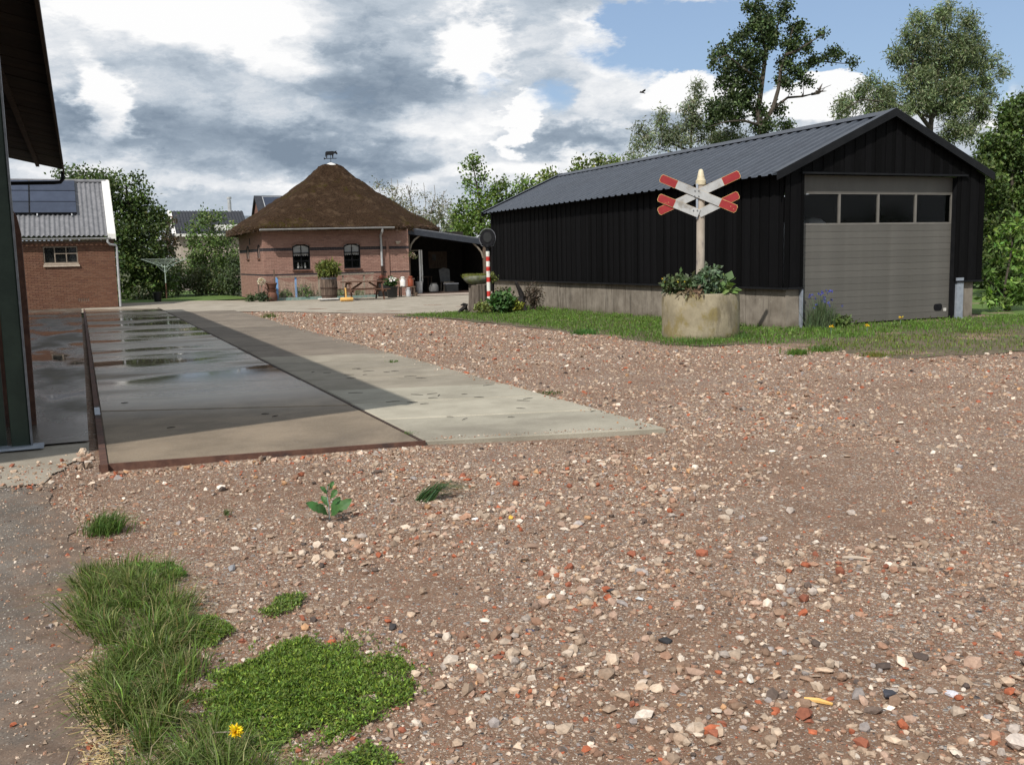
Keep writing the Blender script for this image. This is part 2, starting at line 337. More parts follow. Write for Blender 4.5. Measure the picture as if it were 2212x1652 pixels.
mat('dome_pale', (.55, .56, .57), (.68, .69, .70), 6, .6)
mat('plastic_white', (.55, .54, .50), (.64, .63, .6), 20, .5)
mat('dryer_green', (.34, .42, .36), (.42, .50, .44), 9, .5)
mat('fruit_red', (.30, .06, .03), (.36, .10, .06), 9, .6)
def glass_material(name, tint, rough=.03, alpha=.55):
    m, t, p, o = newmat(name)
    p.inputs['Base Color'].default_value = tint+(1,); p.inputs['Roughness'].default_value = rough; p.inputs['Specular IOR Level'].default_value = .6
    tr = t.node('ShaderNodeBsdfTransparent'); ms = t.node('ShaderNodeMixShader'); ms.inputs[0].default_value = alpha
    t.l.new(tr.outputs[0], ms.inputs[1]); t.l.new(p.outputs[0], ms.inputs[2]); t.l.new(ms.outputs[0], o.inputs[0])
glass_material('glass', (.008, .01, .009), .04, .16)
glass_material('glass_door', (.004, .005, .004), .06, .14)
def net_material():
    m, t, p, o = newmat('net'); v = coords(t)
    p.inputs['Base Color'].default_value = (.42, .36, .28, 1); p.inputs['Roughness'].default_value = .9
    tr = t.node('ShaderNodeBsdfTransparent'); ms = t.node('ShaderNodeMixShader')
    vo = t.voro(v, 38, 'DISTANCE_TO_EDGE'); t.put(ms.inputs[0], t.math('MULTIPLY', t.math('LESS_THAN', vo.outputs['Distance'], .09), .62))
    t.l.new(tr.outputs[0], ms.inputs[1]); t.l.new(p.outputs[0], ms.inputs[2]); t.l.new(ms.outputs[0], o.inputs[0])
net_material()

# ------------------------------------------------------------------ mesh and object helpers
WL = {}
def npmesh(name, V, F, cols=None, smooth=False):
    V = np.asarray(V, dtype=np.float32); F = np.asarray(F, dtype=np.int32); me = bpy.data.meshes.new(name)
    k = F.shape[1]; n = len(F)
    me.vertices.add(len(V)); me.vertices.foreach_set('co', V.ravel())
    me.loops.add(n*k); me.loops.foreach_set('vertex_index', F.ravel())
    me.polygons.add(n); me.polygons.foreach_set('loop_start', np.arange(n, dtype=np.int32)*k)
    me.polygons.foreach_set('use_smooth', np.full(n, bool(smooth)))
    me.update(calc_edges=True)
    if cols is not None:
        a = me.color_attributes.new('Col', 'FLOAT_COLOR', 'POINT'); c = np.ones((len(V), 4), np.float32); c[:, :3] = cols
        a.data.foreach_set('color', c.ravel())
    return me
class MB:
    def __init__(s): s.v = []; s.f = []
    def add(s, vs, fs):
        o = len(s.v); s.v += [tuple(x) for x in vs]; s.f += [tuple(i+o for i in f) for f in fs]; return s
    def box(s, x0, x1, y0, y1, z0, z1):
        return s.add([(x, y, z) for z in (z0, z1) for y in (y0, y1) for x in (x0, x1)],
                     [(0, 2, 3, 1), (4, 5, 7, 6), (0, 1, 5, 4), (2, 6, 7, 3), (0, 4, 6, 2), (1, 3, 7, 5)])
    def obox(s, c, ax, ay, az_):                 # oriented box: centre and three half-axis vectors
        c, ax, ay, az_ = map(Vector, (c, ax, ay, az_))
        return s.add([c+i*ax+j*ay+k*az_ for k in (-1, 1) for j in (-1, 1) for i in (-1, 1)],
                     [(0, 2, 3, 1), (4, 5, 7, 6), (0, 1, 5, 4), (2, 6, 7, 3), (0, 4, 6, 2), (1, 3, 7, 5)])
    def bar(s, a, b, wd, th, up=(0, 0, 1)):      # straight bar of rectangular section
        a, b = Vector(a), Vector(b); d = (b-a); L = d.length; d.normalize()
        u = Vector(up); x = d.cross(u)
        if x.length < 1e-4: x = d.cross(Vector((1, 0, 0)))
        x.normalize(); y = x.cross(d)
        return s.obox((a+b)/2, d*L/2, x*wd/2, y*th/2)
    def prism(s, poly, vec):                     # closed outline swept along vec
        n = len(poly); a = [Vector(p) for p in poly]; v = Vector(vec)
        return s.add(a+[p+v for p in a], [tuple(range(n))[::-1], tuple(range(n, 2*n))]+[(i, (i+1) % n, (i+1) % n+n, i+n) for i in range(n)])
    def tube(s, pts, rad, n=8, cap=True, jit=0):
        pts = [Vector(p) for p in pts]; rs = rad if hasattr(rad, '__len__') else [rad]*len(pts)
        o = len(s.v); x = None
        for i, p in enumerate(pts):
            d = (pts[min(i+1, len(pts)-1)]-pts[max(i-1, 0)])
            if d.length < 1e-9: d = Vector((0, 0, 1))
            d.normalize()
            if x is None: x = d.orthogonal().normalized()
            else:
                x = x-d*x.dot(d)
                x = x.normalized() if x.length > 1e-6 else d.orthogonal().normalized()
            y = d.cross(x)
            for k in range(n):
                a = 2*math.pi*k/n; r = rs[i]*(1+random.uniform(-jit, jit)) if jit else rs[i]
                s.v.append(tuple(p+(x*math.cos(a)+y*math.sin(a))*r))
        for i in range(len(pts)-1):
            for k in range(n):
                k2 = (k+1) % n; s.f.append((o+i*n+k, o+i*n+k2, o+(i+1)*n+k2, o+(i+1)*n+k))
        if cap:
            s.f.append(tuple(o+k for k in range(n))[::-1]); e = o+(len(pts)-1)*n; s.f.append(tuple(e+k for k in range(n)))
        return s
    def lathe(s, c, prof, n=24, sx=1, sy=1, jit=0, cap=True):  # prof: (radius, z)
        c = Vector(c); o = len(s.v)
        for (r, z) in prof:
            for k in range(n):
                a = 2*math.pi*k/n; rr = r*(1+random.uniform(-jit, jit)) if jit else r
                s.v.append((c.x+math.cos(a)*rr*sx, c.y+math.sin(a)*rr*sy, c.z+z))
        for i in range(len(prof)-1):
            for k in range(n):
                k2 = (k+1) % n; s.f.append((o+i*n+k, o+i*n+k2, o+(i+1)*n+k2, o+(i+1)*n+k))
        if cap:
            s.f.append(tuple(o+k for k in range(n))[::-1]); e = o+(len(prof)-1)*n; s.f.append(tuple(e+k for k in range(n)))
        return s
    def mesh(s, name, smooth=False):
        me = bpy.data.meshes.new(name); me.from_pydata(s.v, [], s.f)
        bm = bmesh.new(); bm.from_mesh(me); bmesh.ops.recalc_face_normals(bm, faces=bm.faces); bm.to_mesh(me); bm.free()
        if smooth:
            me.polygons.foreach_set('use_smooth', [True]*len(me.polygons))
            try: me.set_sharp_from_angle(angle=R(40))
            except Exception: pass
        return me
def tag(o, label=None, cat=None, group=None, kind=None):
    if label: o['label'] = label
    if cat: o['category'] = cat
    if group: o['group'] = group
    if kind: o['kind'] = kind
    return o
def link(name, me, m, parent=None, loc=(0, 0, 0), rot=None, bevel=0):
    if isinstance(me, MB): me = me.mesh(name)
    o = bpy.data.objects.new(name, me); COL.objects.link(o)
    if m and not me.materials: me.materials.append(MATS[m])
    wl = Vector(loc)
    if parent is not None:
        o.parent = parent; o.location = wl-WL[parent.name]
    else: o.location = wl
    if rot is not None: o.rotation_euler = rot
    WL[o.name] = wl
    if bevel:
        b = o.modifiers.new('bevel', 'BEVEL'); b.width = bevel; b.segments = 2; b.limit_method = 'ANGLE'
    return o
def part(name, mb, m, parent, smooth=False, **kw): return link(name, mb.mesh(name, smooth) if isinstance(mb, MB) else mb, m, parent, **kw)
def thing(name, loc, label, cat, group=None):
    o = bpy.data.objects.new(name, None); COL.objects.link(o); o.location = loc; o.empty_display_size = .3; WL[o.name] = Vector(loc)
    return tag(o, label, cat, group)
def struct(name, me, m): return tag(link(name, me, m), kind='structure')
def copy_tree(o, parent=None, delta=Vector((0, 0, 0))):
    c = o.copy(); COL.objects.link(c); c.parent = parent
    if parent is None: c.location = o.location+delta
    WL[c.name] = WL[o.name]+delta
    for ch in list(o.children): copy_tree(ch, c, delta)
    return c
def inpoly(P, poly):
    x, y = P[:, 0], P[:, 1]; ins = np.zeros(len(P), bool); n = len(poly); j = n-1
    for i in range(n):
        xi, yi = poly[i][:2]; xj, yj = poly[j][:2]
        c = ((yi > y) != (yj > y)) & (x < (xj-xi)*(y-yi)/((yj-yi) or 1e-9)+xi); ins ^= c; j = i
    return ins
def sample_poly(poly, n):
    P = np.array([p[:2] for p in poly]); lo, hi = P.min(0), P.max(0); out = np.zeros((0, 2))
    while len(out) < n:
        q = RNG.uniform(lo, hi, (max(n*2, 64), 2)); out = np.vstack([out, q[inpoly(q, poly)]])
    return out[:n]
def sheet(name, poly, z, m, jag=0.0, step=.25, parent=None):        # flat sheet with a slightly uneven rim
    pts = []
    n = len(poly)
    for i in range(n):
        a, b = Vector(poly[i]), Vector(poly[(i+1) % n]); L = (b-a).length; k = max(1, int(L/step)) if jag else 1
        for q in range(k):
            p = a.lerp(b, q/k)
            if jag: p += Vector((random.gauss(0, jag), random.gauss(0, jag)))
            pts.append((p.x, p.y, z))
    me = bpy.data.meshes.new(name); me.from_pydata(pts, [], [tuple(range(len(pts)))])
    bm = bmesh.new(); bm.from_mesh(me); bmesh.ops.triangulate(bm, faces=bm.faces); bmesh.ops.recalc_face_normals(bm, faces=bm.faces)
    for f in bm.faces:
        if f.normal.z < 0: f.normal_flip()
    bm.to_mesh(me); bm.free()
    return link(name, me, m, parent)
# leaf and blade clouds (numpy): every call returns verts, tris, colours
def leaves(P, size, col, elong=1.6, up=.3, var=.25, droop=0.0, dirs=None):
    n = len(P); s = size*RNG.uniform(.65, 1.3, n)
    d = RNG.normal(size=(n, 3)) if dirs is None else dirs+RNG.normal(size=(n, 3))*.35
    d[:, 2] -= droop; d /= np.linalg.norm(d, axis=1)[:, None]
    nn = RNG.normal(size=(n, 3)); nn[:, 2] += up*2; side = np.cross(d, nn); side /= np.linalg.norm(side, axis=1)[:, None]+1e-9
    nn = np.cross(side, d)
    a = s[:, None]
    v0 = P; v1 = P+d*a*.5*elong+side*a*.5-nn*a*.10; v2 = P+d*a*elong; v3 = P+d*a*.5*elong-side*a*.5-nn*a*.10
    V = np.stack([v0, v1, v2, v3], 1).reshape(-1, 3)
    i = np.arange(n)*4; F = np.vstack([np.stack([i, i+1, i+2], 1), np.stack([i, i+2, i+3], 1)])
    c = np.asarray(col)[None, :]*np.exp(RNG.normal(0, var, (n, 1)))*(1+RNG.normal(0, .08, (n, 3)))
    return V, F, np.repeat(np.clip(c, .002, 1), 4, 0)
def blades(B, hgt, wid, col, lean=.35, var=.22, tipcol=None, dirbias=None):
    n = len(B); h = hgt*RNG.uniform(.5, 1.25, n); a = RNG.uniform(0, 2*np.pi, n)
    ln = np.stack([np.cos(a), np.sin(a)], 1)*(np.abs(RNG.normal(0, lean, n)))[:, None]
    if dirbias is not None: ln = ln+np.asarray(dirbias)
    b = RNG.uniform(0, 2*np.pi, n); sd = np.stack([np.cos(b), np.sin(b), np.zeros(n)], 1)*(wid*RNG.uniform(.7, 1.3, n))[:, None]
    mid = B+np.column_stack([ln*h[:, None]*.35, h*.6]); tip = B+np.column_stack([ln*h[:, None]*1.15, h*(1-.35*np.clip(np.linalg.norm(ln, axis=1), 0, 1.6)**1.3)])
    V = np.stack([B-sd*.5, B+sd*.5, mid-sd*.4, mid+sd*.4, tip], 1).reshape(-1, 3)
    i = np.arange(n)*5; F = np.vstack([np.stack([i, i+1, i+3], 1), np.stack([i, i+3, i+2], 1), np.stack([i+2, i+3, i+4], 1)])
    c = np.asarray(col)[None, :]*np.exp(RNG.normal(0, var, (n, 1)))*(1+RNG.normal(0, .1, (n, 3)))
    C = np.repeat(np.clip(c, .002, 1)[:, None, :], 5, 1)
    if tipcol is not None: C[:, 4] = C[:, 4]*.4+np.asarray(tipcol)*.6
    return V, F, C.reshape(-1, 3)
def merge(parts):
    V, F, C, o = [], [], [], 0
    for v, f, c in parts: V.append(v); F.append(f+o); C.append(c); o += len(v)
    return np.vstack(V), np.vstack(F), np.vstack(C)
def foliage(name, parts, parent=None, m='leaf'):
    V, F, C = merge(parts); return link(name, npmesh(name, V, F, C), m, parent)

# ================================================================== ground, paths
g = MB(); g.add([(-900, -900, -.05), (900, -900, -.05), (900, 900, -.05), (-900, 900, -.05)], [(0, 1, 2, 3)])
struct('ground', g.mesh('ground'), 'far_ground')
def gh(x, y):
    k = np.clip((np.asarray(x)+.42)/.34, 0, 1)+np.clip((np.asarray(y)-9.3)*5, 0, 1); k = np.clip(k, 0, 1)
    return -.014-.008*(1-k)+k*(.006*np.sin(1.7*x+.6*y)+.005*np.sin(2.9*y-1.1*x)+.003*np.sin(5.3*x+4.1*y))
xs = np.arange(-5, 26.01, .22); ys = np.arange(-6, 34.61, .22); gx, gy = np.meshgrid(xs, ys)
V = np.column_stack([gx.ravel(), gy.ravel(), gh(gx, gy).ravel()]); nx, ny = len(xs), len(ys)
ii = (np.arange(ny-1)[:, None]*nx+np.arange(nx-1)[None, :]).ravel()
tag(link('gravel_yard', npmesh('gravel_yard', V, np.stack([ii, ii+1, ii+nx+1, ii+nx], 1), smooth=True), 'gravel'), kind='structure')
APRON = [(-4, -4), (-.16, -4), (-.12, 3.3), (-.12, 3.9), (-.05, 5.5), (-.14, 6.6), (-.34, 8.0), (-4, 8.15)]
tag(sheet('concrete_apron', APRON, -.011, 'apron', .03, .12), kind='structure')
SILL = [(-4, 8.1), (-.36, 8.0), (-.2, 8.7), (-.03, 9.2), (-.03, 9.75), (-4, 9.75)]
tag(sheet('threshold_paving', SILL, -.006, 'yard', .015, .15), kind='structure')
tag(sheet('barn_floor', [(-7, 9.7), (-.03, 9.7), (-.03, 42.25), (-7, 42.25)], .014, 'floor_wet'), kind='structure')
YARD = [(2.7, 35.5), (5.0, 34.2), (5.7, 33.4), (7.4, 30.6), (9.2, 28.2), (11, 27.7), (13.3, 28.1), (13.3, 32.5), (21, 32.5), (21, 43.6), (14.2, 43.6), (7.25, 43.3), (5.2, 46.0), (1.5, 46.6), (1.5, 42.28), (-.03, 42.28), (-.03, 38)]
tag(sheet('concrete_yard', YARD, -.004, 'yard', .04, .4), kind='structure')
tag(sheet('porch_ramp', [(13.95, 43.55), (13.6, 41.6), (14.6, 41.0), (17.2, 40.8), (18.3, 43.55)], .016, 'path_pale', .05, .4), kind='structure')
tag(sheet('lawn', [(1.5, 46.5), (5.2, 46.1), (7.2, 46.5), (7.2, 62), (30, 75), (-10, 75), (-10, 50), (1.5, 50)], -.006, 'lawn', .05, .4), kind='structure')
tag(sheet('garden_path', [(2, 66), (12, 64), (14, 70), (0, 72)], .0, 'path_pale'), kind='structure')
tag(sheet('side_lawn', [(19.8, 13.6), (24, 12.5), (40, 18), (40, 40), (19.8, 40)], -.004, 'lawn', .05, .4), kind='structure')
tag(sheet('side_track', [(20.6, 14.0), (26, 14.8), (32, 19.5), (24.5, 18.9)], .0, 'path_pale', .05, .4), kind='structure')

def plates(name, x0, x1, lines, top, m, gap=.012):
    root = bpy.data.objects.new(name, None); COL.objects.link(root); root.location = (x0, lines[0][0], 0); WL[root.name] = Vector(root.location)
    root['kind'] = 'structure'
    for (a, sa), (b, sb) in zip(lines, lines[1:]):
        q = [(x0, a+sa*x0+gap), (x1, a+sa*x1+gap), (x1, b+sb*x1-gap), (x0, b+sb*x0-gap)]
        dz = random.uniform(-.004, .004); dt = random.uniform(-.003, .003)
        mb = MB(); e = .012
        cx_, cy_ = sum(p[0] for p in q)/4, sum(p[1] for p in q)/4
        ins = [(p[0]+e*(1 if p[0] < cx_ else -1), p[1]+e*(1 if p[1] < cy_ else -1)) for p in q]
        vs = [(p[0], p[1], -.03) for p in q]+[(p[0], p[1], top-.01+dz) for p in q]+[(p[0], p[1], top+dz+(dt if k in (0, 3) else 0)) for k, p in enumerate(ins)]
        mb.add(vs, [(8, 9, 10, 11)]+[(i, (i+1) % 4, (i+1) % 4+4, i+4) for i in range(4)]+[(4+i, 4+(i+1) % 4, 8+(i+1) % 4, 8+i) for i in range(4)])
        part('concrete_plate', mb, m(a) if callable(m) else m, root)
    return root
LL = [(8.36, -.139), (11.52, -.42), (14.30, -.48), (17.15, -.55)]+[(17.15+2.85*k, -.58) for k in range(1, 9)]
PL = plates('concrete_path', .103, 2.622, LL, .036, 'plate_left')
e = MB(); e.add([(.1, 8.4, .01), (2.64, 8.05, .01), (2.64, 38.9, .01), (.1, 40.3, .01)], [(0, 1, 2, 3)]); part('joint_fill', e, 'pot_soil', PL)
RR = [(8.66, -.25)]+[(9.33+.28*2.65+1.235*k, -.28) for k in range(0, 22)]
PR = plates('concrete_path', 2.672, 4.80, RR, .030, lambda a: 'plate_right' if a < 12 else ('plate_mid' if a < 16.5 else 'plate_brown'), .013)
e = MB(); e.add([(2.69, 8.0, .008), (4.79, 7.5, .008), (4.79, 34.9, .008), (2.69, 35.4, .008)], [(0, 1, 2, 3)]); part('joint_fill', e, 'pot_soil', PR)
e = MB(); e.box(.045, .10, 8.28, 40.4, -.03, .042); part('steel_edge', e, 'rust', PL)
e = MB(); e.bar((.035, 8.345, .003), (2.66, 7.98, .003), .025, .066); part('steel_edge', e, 'rust', PL)
e = MB(); e.bar((2.645, 8.0, .006), (2.645, 39.3, .006), .03, .045); part('steel_edge', e, 'rust_dark', PL)
e = MB(); e.box(.045, .10, 11.15, 11.75, .0425, .046); part('metal_strip', e, 'steel_galv', PL)

# ================================================================== black barn
BX0, BX1, BY0, BY1 = 13.35, 18.99, 16.30, 31.95
ZC, ZE, ZR, XR = .86, 3.20, 4.50, 16.12
barn = thing('black_barn', (XR, BY0, 0), 'black boarded barn with grey metal roof and grey sectional door', 'barn')
k = 0; y = BY0+.02
for i in range(12):                                   # concrete plinth panels of the long wall
    y2 = y+1.30; mb = MB(); o_ = random.uniform(0, .012)
    mb.box(BX0+.05-o_, BX0+.2, y+.012, min(y2, BY1)-.012, -.15, ZC-.004); part('plinth_panel', mb, 'plinth', barn); y = y2
mb = MB(); mb.box(BX0+.056, 13.76, BY0-.0, BY0+.2, -.15, ZC-.01); part('plinth_panel', mb, 'plinth', barn)
mb = MB(); mb.box(18.42, BX1-.22, BY0+.0, BY0+.2, -.15, ZC-.01); part('plinth_panel', mb, 'plinth', barn)
mb = MB(); mb.box(BX1-.25, BX1-.05, BY0+.22, BY1, -.15, ZC-.01); part('plinth_panel', mb, 'plinth', barn)
n = 100; wv_ = (BY1-BY0)/n
bmesh_cache = {}
def board(wd, ht, th):
    key = (round(wd, 3), round(ht, 3), round(th, 3))
    if key not in bmesh_cache:
        mb = MB(); mb.box(-th/2, th/2, -wd/2, wd/2, 0, ht); bmesh_cache[key] = mb.mesh('cladding_board'); bmesh_cache[key].materials.append(MATS['black_board'])
    return bmesh_cache[key]
for i in range(n):
    proud = .012 if i % 2 else 0
    part('cladding_board', board(wv_*(.86 if i % 2 == 0 else 1.12)-.004, ZE-ZC, .022), 'black_board', barn, loc=(BX0-.0-proud+random.uniform(-.003, .003), BY0+.01+(i+.5)*wv_, ZC+random.uniform(-.012, .004)))
DX0, DX1, DZ1 = 13.82, 18.15, 3.16
def roofz(x): return ZR-.05-abs(x-XR)*.436
def fboard(x0, x1, z0, proud):
    mb = MB(); y0 = BY0-.03-proud; xs_ = sorted([x0, x1]+([XR] if x0 < XR < x1 else []))
    mb.prism([(x0, y0, z0), (x1, y0, z0)]+[(x, y0, roofz(x)) for x in reversed(xs_)], (0, .022, 0)); part('cladding_board', mb, 'black_board', barn)
xb = BX0-.012; i = 0
while xb < BX1-.01:
    x2 = min(xb+.141, BX1)
    for a, b in ((xb, x2),):
        z0 = ZC-.01 if (b <= DX0+.001 or a >= DX1-.001) else DZ1+.05
        pr = .012 if i % 2 else 0; ov = .012 if i % 2 else -.006
        if z0 < 1 or (a > DX0-.001 and b < DX1+.001): fboard(a-ov, b+ov, z0, pr)
        elif a < DX0 < b: fboard(a-ov, DX0, ZC-.01, pr); fboard(DX0, b+ov, DZ1+.05, pr)
        else: fboard(a-ov, DX1, DZ1+.05, pr); fboard(DX1, b+ov, ZC-.01, pr)
    xb = x2; i += 1
for x0, x1, y0, y1 in ((BX0-.06, BX0+.04, BY0-.08, BY1), (BX0+.045, DX0-.02, BY0-.09, BY0-.02), (DX1+.02, BX1, BY0-.09, BY0-.02)):
    mb = MB(); mb.box(x0, x1, y0, y1, ZC-.045, ZC-.005); part('base_rail', mb, 'black_trim', barn)
mb = MB(); mb.box(DX0-.1, DX1+.25, BY0-.10, BY0-.02, DZ1+.015, DZ1+.055); part('door_lintel', mb, 'black_trim', barn)
mb = MB(); mb.box(BX0-.03, BX0+.07, BY0-.075, BY0-.052, ZC, ZE-.02); part('corner_board', mb, 'black_board', barn)
mb = MB(); mb.box(BX1-.06, BX1-.001, BY0+.0, BY1, ZC, ZE-.02); part('side_wall', mb, 'black_board', barn)
mb = MB(); mb.prism([(BX0, BY1, -.1), (BX1, BY1, -.1), (BX1, BY1, roofz(BX1)), (XR, BY1, ZR-.05), (BX0, BY1, roofz(BX0))], (0, .06, 0)); part('rear_wall', mb, 'black_board', barn)
mb = MB(); mb.box(BX0+.2, BX1-.06, BY0+.4, BY1, -.02, .02); part('barn_floor', mb, 'room_dark', barn)
# roof: trapezoidal sheets, one object each
RY0, RY1 = BY0-.16, BY1+.05; NS = 16; SW = (RY1-RY0)/NS
EX, EZ = BX0-.32, ZE-.055; RW = 2.98; EZR = ZR-RW*(ZR-EZ)/(XR-EX)
def roofsheet(side):
    mb = MB(); prof = []
    rib = SW/3
    for r_ in range(3):
        b = r_*rib
        prof += [(b, 0), (b+rib*.52, 0), (b+rib*.62, .032), (b+rib*.86, .032), (b+rib*.96, 0)]
    prof.append((SW+.02, 0.002)); vs = []
    for (yy, hh) in prof:
        vs += [(-(XR-EX) if side < 0 else RW, yy, (EZ if side < 0 else EZR)-ZR+hh), (0, yy, hh)]
    m_ = len(prof)
    mb.add(vs, [(2*i, 2*i+1, 2*i+3, 2*i+2) for i in range(m_-1)])
    me = mb.mesh('roof_sheet'); return me
for side in (-1, 1):
    me = roofsheet(side)
    for f_ in me.polygons: pass
    for i in range(NS): part('roof_sheet', me, 'roof_metal', barn, loc=(XR, RY0+i*SW, ZR))
sl_ = Vector((XR-EX, 0, ZR-EZ)).normalized()
mb = MB()
for s in (-1, 1):
    mb.prism([(XR, RY0-.02, ZR+.062), (XR+s*.26, RY0-.02, ZR+.055-.26*(ZR-EZ)/(XR-EX)), (XR+s*.26, RY0-.02, ZR+.047-.26*(ZR-EZ)/(XR-EX)), (XR, RY0-.02, ZR+.054)], (0, RY1-RY0+.04, 0))
part('ridge_cap', mb, 'trim_metal', barn)
for yy, dy in ((RY0-.035, .03), (RY1+.005, .03)):
    for s in (-1, 1):
        mb = MB(); xe = XR-(XR-EX+.02) if s < 0 else XR+RW+.02; ez9 = EZ if s < 0 else EZR; dzv = -.17
        mb.prism([(XR, yy, ZR+.07), (xe, yy, ez9+.058), (xe, yy, ez9+dzv+.06), (XR, yy, ZR+dzv+.07)], (0, dy, 0)); part('verge_trim', mb, 'black_trim', barn)
        mb = MB(); y0 = yy if dy > 0 and yy < 20 else yy-.16
        mb.prism([(XR, y0, ZR+.075), (xe, y0, ez9+.063), (xe, y0, ez9+.056), (XR, y0, ZR+.068)], (0, .19, 0)); part('verge_flashing', mb, 'trim_metal', barn)
# sectional door
DY = BY0+.12
door = MB(); door.box(DX0, DX1, DY+.05, DY+.07, 0, .04); door = part('sectional_door', door, 'black_trim', barn)
zz = .03; np_ = 15; ph = (2.13-zz)/np_
mb = MB(); mb.prism([(DX0, DY, 0), (DX1, DY, 0), (DX1, DY-.0, ph-.012), (DX1, DY+.006, ph-.004), (DX0, DY+.006, ph-.004), (DX0, DY, ph-.012)][:4]+[(DX0, DY, ph-.012)], (0, .035, 0)) if False else None
pm = MB(); pm.prism([(0, -.003, 0), (0, -.008, .004), (0, -.008, ph-.006), (0, -.003, ph-.002), (0, .03, ph-.001), (0, .03, 0)], (DX1-DX0, 0, 0)); pme = pm.mesh('door_panel')
for i in range(np_): part('door_panel', pme, 'door_grey', door, loc=(DX0, DY, zz+i*ph))
def dbox(x0, x1, z0, z1, y0=-.008, y1=.035, m='door_grey', nm='window_rail'):
    b_ = MB(); b_.box(x0, x1, DY+y0, DY+y1, z0, z1); return part(nm, b_, m, door)
dbox(DX0, DX1, 2.805, DZ1+.01, nm='door_panel'); dbox(DX0, DX1, 2.133, 2.175, m='door_rail'); dbox(DX0, DX1, 2.783, 2.802, m='door_rail')
wn = 4; ww = (DX1-DX0)/wn
for i in range(wn+1):
    x = DX0+i*ww; dbox(max(DX0, x-.026), min(DX1, x+.026), 2.177, 2.781, m='door_rail', nm='mullion')
for i in range(wn): dbox(DX0+i*ww+.027, DX0+(i+1)*ww-.027, 2.177, 2.781, .008, .014, 'glass_door', 'pane')
hb = MB(); pts = []
for k in range(20):
    a = 2*math.pi*k/20; cxx = .07*(1 if math.cos(a) > 0 else -1); pts.append((17.82+cxx+.055*math.cos(a), DY-.02, .27+.075*math.sin(a)))
hb.prism(pts, (0, .014, 0)); part('door_handle', hb, 'iron_black', door); dbox(18.0, 18.08, .17, .24, -.014, -.006, 'plastic_white', 'small_plate')
for x0, x1, zt in ((13.765, 13.805, ZC-.05), (18.20, 18.40, ZC+.06)):
    mb = MB(); mb.box(x0, x1, BY0-.07, BY0+.02, -.05, zt); mb.box(x0-.02, x1+.02, BY0-.09, BY0-.071, -.05, .02); part('steel_jamb', mb, 'steel_galv', barn)
mb = MB(); mb.box(DX0-.016, DX0-.001, BY0-.02, DY+.06, -.05, DZ1); part('door_jamb', mb, 'black_trim', barn)
mb = MB(); mb.box(DX1+.001, DX1+.045, BY0-.02, DY+.06, -.05, DZ1); part('door_jamb', mb, 'black_trim', barn)
for xx, lab in ((14.3, 'pale rounded dome behind the leftmost barn door window'), (15.45, 'pale rounded dome behind the second barn door window')):  # two plain pale domes standing inside, behind the door windows
    mb = MB(); mb.lathe((xx, 17.9, .021), [(.42, 0), (.46, .8), (.45, 1.9), (.36, 2.16), (.2, 2.29), (.04, 2.33)], 20, jit=.05)
    tag(link('pale_dome', mb.mesh('pale_dome', True), 'dome_pale'), lab, 'tarpaulin', 'pale domes inside the barn')

# ================================================================== left open shed (near)
HE, XE, YN, YF, SLP = 4.70, -.24, 7.3, 34.6, .22
shed0 = thing('open_shed', (-2.6, 9.6, 0), 'dark open shed with overhanging roof and green steel door frame', 'shed')
XL = -6.5
nb = 64
mbu = {}
for i in range(nb):                                    # roof boarding seen from below, one board each
    ya = YN+(YF-YN)*i/nb; yb = YN+(YF-YN)*(i+1)/nb-.012
    def yv(y, x): return y-(.37*(XE-x) if i < 12 else 0)*(1-i/12 if i < 12 else 0)  # unseen near end of the roof, skewed to shape its shadow edge
    hz = random.uniform(-.006, .006); vs = []
    for x in (XE, XL):
        for y in (ya, yb):
            z = HE+SLP*(XE-x)+hz; vs += [(x, yv(y, x), z), (x, yv(y, x), z+.03)]
    mb = MB(); mb.add(vs, [(0, 2, 6, 4), (1, 5, 7, 3), (0, 1, 3, 2), (4, 6, 7, 5), (0, 4, 5, 1), (2, 3, 7, 6)]); part('roof_board', mb, 'under_roof', shed0)
mb = MB(); mb.add([(XE+.03, YN-.02, HE+.045), (XE+.03, YF+.03, HE+.045), (XL, YF+.03, HE+.045+SLP*(XE-XL)), (XL, YN-2.4, HE+.045+SLP*(XE-XL)),
                   (XE+.03, YN-.02, HE+.075), (XE+.03, YF+.03, HE+.075), (XL, YF+.03, HE+.075+SLP*(XE-XL)), (XL, YN-2.4, HE+.075+SLP*(XE-XL))],
                  [(0, 1, 2, 3), (4, 7, 6, 5), (0, 4, 5, 1), (1, 5, 6, 2), (2, 6, 7, 3), (3, 7, 4, 0)]); part('roof_covering', mb, 'rust_dark', shed0)
mb = MB(); mb.box(XE+.0, XE+.045, YN, YF, HE-.14, HE+.02); part('eave_board', mb, 'eave_board', shed0)
for xx in (-.95,):
    mb = MB(); zq = HE+SLP*(XE-xx); mb.box(xx-.05, xx+.05, YN, YF-.05, zq-.09, zq-.008); part('purlin', mb, 'rust_dark', shed0)
mb = MB(); zq = HE
mb.tube([(XE-.01, YF-.02, HE-.06), (XE-.02, YF-.02, HE-.30), (XE-.10, YF-.02, HE-.40), (XE-.3, YF-.02, HE-.42), (-2.55, YF-.02, HE-.47)], .06, 10); part('downpipe', mb, 'iron_black', shed0, True)
mb = MB(); mb.box(-2.75, -2.6, 9.7, YF-.1, 0, HE+.4); part('side_wall', mb, 'rust_dark', shed0)
